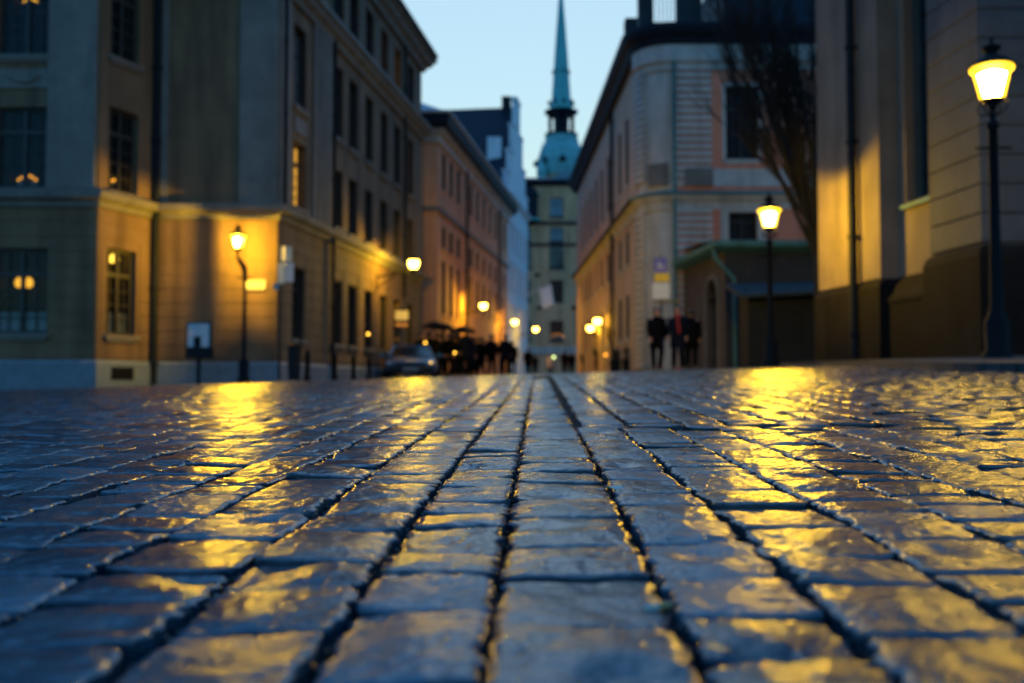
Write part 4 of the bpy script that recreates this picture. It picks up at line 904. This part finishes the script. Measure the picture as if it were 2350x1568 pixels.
# ------------------------------------------------------------------ bare tree between the church and the annex
def tree():
    b0 = Vector((7.95, 25.4, float(gz(7.95, 25.4)))); root = thing('bare_tree', 'bare winter tree with long upswept branches behind the church corner', 'tree', b0); rnd = random.Random(11)
    MB().tube([(0, 0, -.3), (-.02, 0, 1.0), (-.05, 0, 2.2), (-.06, 0, 3.4)], [.26, .19, .17, .16], 12).build('trunk', M['bark'], root, local=True, smooth=True)
    c = MB()
    def limb(p, d, L, r, lev):
        n = 5 if lev < 2 else 3; pts = [p]; rs = [r]; q = p; dd = d.normalized()
        for i in range(n):
            dd = (dd+Vector((rnd.uniform(-.1, .1), rnd.uniform(-.1, .1), rnd.uniform(-.02, .10)))).normalized(); q = q+dd*(L/n); pts.append(q); rs.append(r*(1-.8*(i+1)/n)+.003)
        c.tube(pts, rs, 7 if lev == 0 else 4 if lev == 1 else 3)
        if lev < 3:
            for i in range((8, 6, 4)[lev]):
                t = rnd.uniform(.25, 1); j = min(int(t*n), n-1); a = pts[j].lerp(pts[j+1], t*n-j)
                nd = (dd*1.45+Vector((rnd.uniform(-.5, .4), rnd.uniform(-.5, .5), rnd.uniform(-.1, .5)))).normalized()
                limb(a, nd, L*(.5, .5, .55)[lev]*rnd.uniform(.6, 1.1), max(r*.46*(1-t*.4), .005), lev+1)
    for k in range(10):
        a = rnd.uniform(0, 2*math.pi); tx = -.2+.3*math.cos(a)*rnd.uniform(.2, 1); ty = .3*math.sin(a)
        limb(Vector((-.06, 0, rnd.uniform(2.4, 3.4))), Vector((tx, ty, 1.15)), rnd.uniform(4.6, 6.2), .085, 0)
    for k in range(6):
        limb(Vector((-.06, 0, rnd.uniform(2.6, 3.4))), Vector((rnd.uniform(-.72, -.42), rnd.uniform(-.3, .3), 1.1)), rnd.uniform(4.4, 6.4), .06, 0)
    c.build('crown', M['bark'], root, local=True)
tree()

# ------------------------------------------------------------------ cobbled square
def vnoise(x, y, seed=0):
    xi = np.floor(x).astype(np.int64); yi = np.floor(y).astype(np.int64); fx = x-xi; fy = y-yi
    fx = fx*fx*(3-2*fx); fy = fy*fy*(3-2*fy)
    def hsh(a, b):
        n = (a*374761393+b*668265263+seed*974711) & 0x7fffffff; n = ((n ^ (n >> 13))*1274126177) & 0x7fffffff; return ((n ^ (n >> 16)) & 0xffff)/65535.
    return (hsh(xi, yi)*(1-fx)+hsh(xi+1, yi)*fx)*(1-fy)+(hsh(xi, yi+1)*(1-fx)+hsh(xi+1, yi+1)*fx)*fy-.5
def fbm(x, y, o=3, seed=0): return sum(vnoise(x*2**i, y*2**i, seed+i)*.5**i for i in range(o))

def stone_material():
    m = bpy.data.materials.new('wet_granite_sett'); N, L = nt(m); p = N['Principled BSDF']
    g = N.new('ShaderNodeNewGeometry'); at_ = N.new('ShaderNodeAttribute'); at_.attribute_name = 'tone'
    def noise(s, d=4, r=.6):
        n = N.new('ShaderNodeTexNoise'); n.inputs['Scale'].default_value = s; n.inputs['Detail'].default_value = d; n.inputs['Roughness'].default_value = r
        L.new(g.outputs['Position'], n.inputs['Vector']); return n
    a, b, c, d = noise(26), noise(160, 3), noise(9, 5), noise(420, 2)
    ramp = N.new('ShaderNodeValToRGB'); e = ramp.color_ramp.elements
    e[0].position = .18; e[0].color = (.005, .018, .032, 1); e[1].position = .85; e[1].color = (.040, .10, .14, 1); k_ = e.new(.45); k_.color = (.016, .046, .070, 1); k_ = e.new(.62); k_.color = (.042, .052, .060, 1)
    ad = N.new('ShaderNodeMath'); ad.operation = 'ADD'; ml = N.new('ShaderNodeMath'); ml.operation = 'MULTIPLY'; ml.inputs[1].default_value = .55
    mm = N.new('ShaderNodeMath'); mm.operation = 'MULTIPLY'; mm.inputs[1].default_value = .5
    L.new(at_.outputs['Fac'], mm.inputs[0]); L.new(a.outputs['Fac'], ml.inputs[0]); L.new(ml.outputs[0], ad.inputs[0]); L.new(mm.outputs[0], ad.inputs[1]); L.new(ad.outputs[0], ramp.inputs['Fac']); L.new(ramp.outputs['Color'], p.inputs['Base Color'])
    q = N.new('ShaderNodeMapRange'); q.inputs[1].default_value = .36; q.inputs[2].default_value = .66; q.inputs[3].default_value = .10; q.inputs[4].default_value = .24
    L.new(c.outputs['Fac'], q.inputs[0]); rw = N.new('ShaderNodeMath'); rw.operation = 'MULTIPLY_ADD'; rw.inputs[1].default_value = .14; L.new(at_.outputs['Fac'], rw.inputs[0]); L.new(q.outputs[0], rw.inputs[2]); L.new(rw.outputs[0], p.inputs['Roughness'])
    p.inputs['Specular IOR Level'].default_value = .5
    b1 = N.new('ShaderNodeBump'); b1.inputs['Strength'].default_value = .5; b1.inputs['Distance'].default_value = .0019; L.new(b.outputs['Fac'], b1.inputs['Height'])
    b2 = N.new('ShaderNodeBump'); b2.inputs['Strength'].default_value = .35; b2.inputs['Distance'].default_value = .0008; L.new(d.outputs['Fac'], b2.inputs['Height']); L.new(b1.outputs[0], b2.inputs['Normal'])
    b3 = N.new('ShaderNodeBump'); b3.inputs['Strength'].default_value = .3; b3.inputs['Distance'].default_value = .0045; L.new(a.outputs['Fac'], b3.inputs['Height']); L.new(b2.outputs[0], b3.inputs['Normal'])
    L.new(b3.outputs[0], p.inputs['Normal']); return m
STONE = stone_material()
def far_paving():
    m = bpy.data.materials.new('far_wet_paving'); N, L = nt(m); p = N['Principled BSDF']; g = N.new('ShaderNodeNewGeometry')
    v = N.new('ShaderNodeTexVoronoi'); v.inputs['Scale'].default_value = 6.5; v.feature = 'F1'; L.new(g.outputs['Position'], v.inputs['Vector'])
    n = N.new('ShaderNodeTexNoise'); n.inputs['Scale'].default_value = 25; L.new(g.outputs['Position'], n.inputs['Vector'])
    b = N.new('ShaderNodeBump'); b.invert = True; b.inputs['Strength'].default_value = .6; b.inputs['Distance'].default_value = .03; L.new(v.outputs['Distance'], b.inputs['Height'])
    b2 = N.new('ShaderNodeBump'); b2.inputs['Strength'].default_value = .4; b2.inputs['Distance'].default_value = .01; L.new(n.outputs['Fac'], b2.inputs['Height']); L.new(b.outputs[0], b2.inputs['Normal']); L.new(b2.outputs[0], p.inputs['Normal'])
    r = N.new('ShaderNodeValToRGB'); r.color_ramp.elements[0].color = (.008, .030, .050, 1); r.color_ramp.elements[1].color = (.030, .085, .125, 1); L.new(v.outputs['Color'], r.inputs['Fac']); L.new(r.outputs['Color'], p.inputs['Base Color'])
    p.inputs['Roughness'].default_value = .34; return m
JOINT = mat('wet_joint_sand', (.012, .011, .010), (.035, .03, .024), 40, .8, bump=1.0, bscale=160, spec=.25)

XH = lambda y: .62*y+1.9      # half width of the modelled setts at distance y
YF = 17.0
def sett_cells():
    """(cx, cy, half_w, half_l, angle) of every sett"""
    out = []; tilt = .025
    def seam(y): return .10+.02*y                   # right of this, beyond 3.05 m, the rows are re-laid
    def wild(y): return .30+.30*y                   # right of this the setts run crosswise
    x = -12.0; rows = []
    rr = random.Random(3)
    # rows that share one joint at the measured centre line
    right = [0.0]; 
    while right[-1] < 11: right.append(right[-1]+(.158 if right[-1] == 0 else rr.uniform(.132, .162)))
    left = [0.0]
    while left[-1] > -12.5: left.append(left[-1]-(.134 if left[-1] == 0 else rr.uniform(.130, .160)))
    edges = sorted(set(left+right)); x0 = -.038
    for a, b in zip(edges, edges[1:]):
        gap = rr.uniform(.007, .014)
        y = .30+rr.uniform(0, .2)
        while y < YF:
            l = rr.uniform(.11, .195); cx = x0+(a+b)/2+tilt*(y+l/2); cy = y+l/2; y += l
            if abs(cx) > XH(cy): continue
            if cy > 2.6 and cx > wild(cy): continue
            if cy > 3.05 and cx > seam(cy): continue
            out.append((cx, cy, (b-a-gap)/2, (l-rr.uniform(.003, .007))/2, -tilt+rr.uniform(-.02, .02)))
    e = [.0]
    while e[-1] < 12: e.append(e[-1]+rr.uniform(.14, .18))
    for a, b in zip(e, e[1:]):
        y = 3.14+rr.uniform(0, .05)
        while y < YF:
            l = rr.uniform(.13, .24); cx = .215+(a+b)/2+.03*(y-3); cy = y+l/2; y += l
            if cx > XH(cy) or cx > wild(cy) or cx < seam(cy)+.06: continue
            out.append((cx, cy, (b-a-.02)/2, (l-.007)/2, -.03+rr.uniform(-.03, .03)))
    # crosswise, rougher area on the right
    y = 2.4
    while y < YF:
        h = rr.uniform(.105, .135); x = wild(y)-.2
        while x < XH(y)+.2:
            l = rr.uniform(.12, .22); cx = x+l/2; cy = y+h/2+.22*(cx-wild(y)); x += l
            if cx < wild(cy)-.02 or cx > XH(cy) or cy < 2.55 or cy > YF: continue
            out.append((cx, cy, (l-.016)/2, (h-.014)/2, .215+rr.uniform(-.09, .09)))
        y += h
    return out
def build_setts():
    cells = sett_cells(); V, Fc, T = [], [], []; base = 0
    lods = {}
    def lines(n):
        t = np.linspace(-1, 1, n); t = np.sign(t)*(1-(1-np.abs(t))**1.6); return np.concatenate([[-1.0, -1.0], t, [1.0, 1.0]])
    for cx, cy, hw, hl, ang in cells:
        n, m = (46, 46) if cy < 3.0 and abs(cx) < .56*cy+.1 else (18, 16) if cy < 4.2 and abs(cx) < .56*cy+.5 else (8, 7) if cy < 8 else (5, 5)
        if (n, m) not in lods:
            A, B = np.meshgrid(lines(n), lines(m), indexing='ij'); idx = np.arange(A.size).reshape(A.shape)
            q4 = np.stack([idx[:-1, :-1], idx[1:, :-1], idx[1:, 1:], idx[:-1, 1:]], -1); kp = np.ones(q4.shape[:2], bool); kp[1] = kp[-2] = False; kp[:, 1] = kp[:, -2] = False; f = q4[kp]
            sk = np.zeros(A.shape, bool); sk[0] = sk[-1] = True; sk[:, 0] = sk[:, -1] = True; lods[(n, m)] = (A, B, f, sk)
        A, B, f, sk = lods[(n, m)]; s = rng.uniform(0, 999)
        wild = abs(ang) > .08
        wob = .012 if wild else .010
        px = A*hw*(1+wob/hw*fbm(B*4.6+s, A*.3+s*.7, 5, 5)*np.abs(A)**2); py = B*hl*(1+.006/hl*fbm(A*2.6+s*1.3, B*.3+s, 3, 9)*np.abs(B)**2)
        # rounded corners
        rad = rng.uniform(.03, .09); cr = np.clip((np.abs(A)+np.abs(B)-2+.3)/.3, 0, 1)**2
        px -= np.sign(A)*cr*rad*hw; py -= np.sign(B)*cr*rad*hl
        dx = hw*(1-np.abs(A)); dy = hl*(1-np.abs(B)); re = .016 if wild else .008
        ed = np.clip(1-dx/re, 0, 1)**2*.0026+np.clip(1-dy/(re*1.1), 0, 1)**2*(.004 if wild else .0034)
        dome = (.007 if wild else .0046)*rng.uniform(.3, 1.3)*(1-A**2*.8)*(1-B**2)
        wx, wy = cx+px, cy+py
        rel = .0031*fbm(wx*17+s, wy*13, 3, 2)+.0012*fbm(wx*60, wy*60+s, 2, 3)+.0010*fbm(wx*170+s, wy*170, 2, 4)-.0035*np.clip(fbm(wx*75+2*s, wy*75, 2, 8)-.22, 0, 1)
        # a few setts carry a worn hollow or a chipped end
        if rng.random() < .3: rel = rel-.007*np.exp(-(((A-rng.uniform(-.6, .6))/.5)**2+((B-rng.uniform(-.6, .6))/.35)**2))
        z = dome-ed+rel+A*rng.normal(0, .0018 if not wild else .0034)+B*rng.normal(0, .0020 if not wild else .0034)+rng.normal(0, .0010 if not wild else .0026)
        z = np.where(sk, -.055, z)
        ca, sa = math.cos(ang), math.sin(ang); X = cx+px*ca-py*sa; Y = cy+px*sa+py*ca
        V.append(np.stack([X, Y, gz(X, Y)+z], -1).reshape(-1, 3)); Fc.append(f+base); base += A.size; T.append(np.full(A.size, rng.random()))
    V = np.concatenate(V).astype(np.float32); Fc = np.concatenate(Fc).astype(np.int32); T = np.concatenate(T).astype(np.float32)
    me = bpy.data.meshes.new('cobbled_pavement'); me.vertices.add(len(V)); me.vertices.foreach_set('co', V.ravel())
    me.loops.add(Fc.size); me.loops.foreach_set('vertex_index', Fc.ravel()); me.polygons.add(len(Fc)); me.polygons.foreach_set('loop_start', np.arange(0, Fc.size, 4, dtype=np.int32))
    me.polygons.foreach_set('use_smooth', np.ones(len(Fc), bool)); me.update(); me.validate()
    a = me.attributes.new('tone', 'FLOAT', 'POINT'); a.data.foreach_set('value', T)
    o = link('cobbled_pavement', me, STONE); o['kind'] = 'structure'
    return cells
CELLS = build_setts()
def ground_sheet():
    xs = np.unique(np.concatenate([np.linspace(-300, -20, 15), np.arange(-20, 20.01, .25), np.linspace(20, 300, 15)]))
    ys = np.unique(np.concatenate([np.linspace(-70, -2, 12), np.arange(-2, 24, .25), np.arange(24, 100, 1.), np.linspace(100, 600, 26)]))
    X, Y = np.meshgrid(xs, ys, indexing='ij'); Z = gz(X, Y)
    ins = np.clip(np.minimum((XH(Y)-.1-np.abs(X))/.25, np.minimum((YF-.15-Y)/.25, (Y-.45)/.2)), 0, 1)
    Z = Z-.004-.017*ins
    idx = np.arange(X.size).reshape(X.shape); f = np.stack([idx[:-1, :-1], idx[1:, :-1], idx[1:, 1:], idx[:-1, 1:]], -1).reshape(-1, 4)
    me = bpy.data.meshes.new('ground'); me.from_pydata(np.stack([X, Y, Z], -1).reshape(-1, 3).tolist(), [], f.tolist())
    me.materials.append(far_paving()); me.materials.append(JOINT)
    fi = (ins[:-1, :-1]+ins[1:, 1:]) > .9; me.polygons.foreach_set('material_index', fi.reshape(-1).astype(np.int32)); me.polygons.foreach_set('use_smooth', [True]*len(f)); me.update()
    o = link('ground', me); o['kind'] = 'structure'
ground_sheet()
def pavement():
    """flagstone pavement with a kerb along the church"""
    ys = np.concatenate([np.arange(8.4, 9.4, .2), np.arange(9.4, 24.1, .6)])
    def xl(y): return float(np.interp(y, [8.4, 8.6, 9.0, 9.6, 13, 19, 24], [4.7, 4.35, 4.2, 4.15, 4.75, 5.75, 6.4]))
    V, Fc = [], []
    for y in ys:
        for x in (*np.linspace(xl(y), 9, 6), 16): V.append((x, y, float(gz(x, y))+.085))
    n = 7; m = len(ys); top = len(V)
    Fc += [(i*n+j, i*n+j+1, (i+1)*n+j+1, (i+1)*n+j) for i in range(m-1) for j in range(n-1)]
    def skirt(ids):
        b = len(V); V.extend([(V[i][0], V[i][1], V[i][2]-.0) for i in ids]); V.extend([(V[i][0], V[i][1], V[i][2]-.25) for i in ids]); k = len(ids)
        Fc.extend([(b+q, b+q+1, b+k+q+1, b+k+q) for q in range(k-1)])
    skirt([i*n for i in range(m)]); skirt(list(range(n)))
    me = bpy.data.meshes.new('pavement'); me.from_pydata(V, [], Fc); me.update()
    mt = bpy.data.materials.new('damp_flagstone'); N, L = nt(mt); q = N['Principled BSDF']; g = N.new('ShaderNodeNewGeometry')
    br = N.new('ShaderNodeTexBrick'); br.inputs['Scale'].default_value = 1.6; br.inputs['Color1'].default_value = (.022, .03, .038, 1); br.inputs['Color2'].default_value = (.04, .05, .06, 1); br.inputs['Mortar'].default_value = (.01, .01, .01, 1); br.inputs['Mortar Size'].default_value = .012
    L.new(g.outputs['Position'], br.inputs['Vector']); L.new(br.outputs['Color'], q.inputs['Base Color']); q.inputs['Roughness'].default_value = .55; q.inputs['Specular IOR Level'].default_value = .3
    no = N.new('ShaderNodeTexNoise'); no.inputs['Scale'].default_value = 30; L.new(g.outputs['Position'], no.inputs['Vector']); bu = N.new('ShaderNodeBump'); bu.inputs['Strength'].default_value = .6; bu.inputs['Distance'].default_value = .01; L.new(no.outputs['Fac'], bu.inputs['Height']); L.new(bu.outputs[0], q.inputs['Normal'])
    o = link('pavement', me, mt); o['kind'] = 'structure'
pavement()
def grit():
    V, Fc = [], []; base = 0
    O = np.array([(1, 0, 0), (0, 1, 0), (-1, 0, 0), (0, -1, 0), (0, 0, 1), (0, 0, -1.)]); F8 = np.array([(0, 1, 4), (1, 2, 4), (2, 3, 4), (3, 0, 4), (1, 0, 5), (2, 1, 5), (3, 2, 5), (0, 3, 5)])
    for cx, cy, hw, hl, ang in CELLS:
        if cy > 5.5: continue
        k = int(rng.integers(26, 44)) if cy < 2.5 else int(rng.integers(10, 18)) if cy < 4 else 6
        for _ in range(k):
            side = rng.random(); s = rng.choice([-1, 1])
            if side < .86: a, b = s*(hw+rng.uniform(-.002, .015)), rng.uniform(-1, 1)*hl
            else: a, b = rng.uniform(-1, 1)*hw, s*(hl+rng.uniform(-.001, .004))
            ca, sa = math.cos(ang), math.sin(ang); X, Y = cx+a*ca-b*sa, cy+a*sa+b*ca
            r = rng.uniform(.0012, .0038)*(1 if side < .86 else .7)
            q = O*r*rng.uniform(.6, 1.4, (6, 1)); q = q@np.linalg.qr(rng.normal(size=(3, 3)))[0]
            V.append(q+np.array([X, Y, float(gz(X, Y))-rng.uniform(.006, .019)])); Fc.append(F8+base); base += 6
    for cx, cy, hw, hl, ang in CELLS:
        if cy > 3.5: continue
        for _ in range(int(rng.integers(1, 9))):
            X, Y = cx+rng.uniform(-.9, .9)*hw, cy+rng.uniform(-.9, .9)*hl; r = rng.uniform(.0006, .0016)
            q = O*r*rng.uniform(.6, 1.4, (6, 1)); V.append(q+np.array([X, Y, float(gz(X, Y))+.0025])); Fc.append(F8+base); base += 6
    me = bpy.data.meshes.new('joint_gravel'); me.from_pydata(np.concatenate(V).tolist(), [], np.concatenate(Fc).tolist())
    o = link('joint_gravel', me, mat('wet_grit', (.02, .018, .015), (.07, .06, .045), 80, .4)); o['kind'] = 'stuff'; o['label'] = 'coarse dark grit filling the joints between the setts'
grit()
def small_litter():
    p = (.131, .925); z = float(gz(*p)); root = thing('cigarette_butt', 'pale cigarette butt lying in the joint beside the centre row', 'cigarette butt', (p[0], p[1], z-.002), R(8))
    MB().tube([(-.010, 0, .0), (.004, 0, .002)], .0038, 10).build('paper', M['butt'], root, local=True); MB().tube([(.004, 0, .002), (.016, 0, .004)], .0039, 10).build('filter', M['cork'], root, local=True)
    p = (.172, 1.68); z = float(gz(*p)); b = MB(); n = 8
    pts = [(.016*math.cos(2*math.pi*i/n), .009*math.sin(2*math.pi*i/n), .003*math.sin(i*1.7)) for i in range(n)]
    b.add([(0, 0, .002)]+pts, [(0, 1+i, 1+(i+1) % n) for i in range(n)]); o = b.build('fallen_leaf', M['butt'], loc=(p[0], p[1], z+.003)); tag(o, 'small pale scrap of leaf in the joint right of the centre row', 'leaf')
    o.modifiers.new('t', 'SOLIDIFY').thickness = .0012
small_litter()

# ------------------------------------------------------------------ dusk sky
W = bpy.data.worlds.new('World'); sc.world = W; W.use_nodes = True; N, L = W.node_tree.nodes, W.node_tree.links
bg = N['Background']; sky = N.new('ShaderNodeTexSky'); sky.sky_type = 'NISHITA'; sky.sun_disc = False
SUN_EL, SUN_ROT = 60.0, 0.0
sky.sun_elevation = R(SUN_EL); sky.sun_rotation = R(SUN_ROT); sky.altitude = 0; sky.air_density = 2.0; sky.dust_density = 1.0; sky.ozone_density = 10.0
mx = N.new('ShaderNodeMix'); mx.data_type = 'RGBA'; mx.blend_type = 'MULTIPLY'; mx.inputs[0].default_value = 1; mx.inputs[7].default_value = (1.30, 1.22, 1.05, 1)
tcw = N.new('ShaderNodeTexCoord'); dp = N.new('ShaderNodeVectorMath'); dp.operation = 'DOT_PRODUCT'; dp.inputs[1].default_value = (0, .95, .31)
L.new(tcw.outputs['Generated'], dp.inputs[0]); mr = N.new('ShaderNodeMapRange'); mr.interpolation_type = 'SMOOTHSTEP'; mr.inputs[1].default_value = .92; mr.inputs[2].default_value = .988; L.new(dp.outputs['Value'], mr.inputs[0])
tm = N.new('ShaderNodeMix'); tm.data_type = 'RGBA'; tm.inputs[6].default_value = (.45, 1.02, 1.40, 1); tm.inputs[7].default_value = (1.46, 1.345, 1.09, 1); L.new(mr.outputs[0], tm.inputs[0]); L.new(tm.outputs[2], mx.inputs[7])
L.new(sky.outputs[0], mx.inputs[6]); L.new(mx.outputs[2], bg.inputs[0]); bg.inputs[1].default_value = .112
sl = bpy.data.lights.new('sun', 'SUN'); sl.energy = .03; sl.angle = R(10); sl.color = (.75, .88, 1); so = bpy.data.objects.new('sun', sl); COL.objects.link(so)
so.rotation_euler = (R(60), 0, R(180))
vs = sc.view_settings; vs.view_transform = 'Standard'; vs.look = 'None'; vs.exposure = 0; vs.gamma = 1
cy = sc.cycles; cy.sample_clamp_indirect = 6; cy.use_denoising = True; cy.max_bounces = 6; cy.diffuse_bounces = 3; cy.glossy_bounces = 3; cy.transparent_max_bounces = 12; cy.caustics_reflective = False; cy.caustics_refractive = False
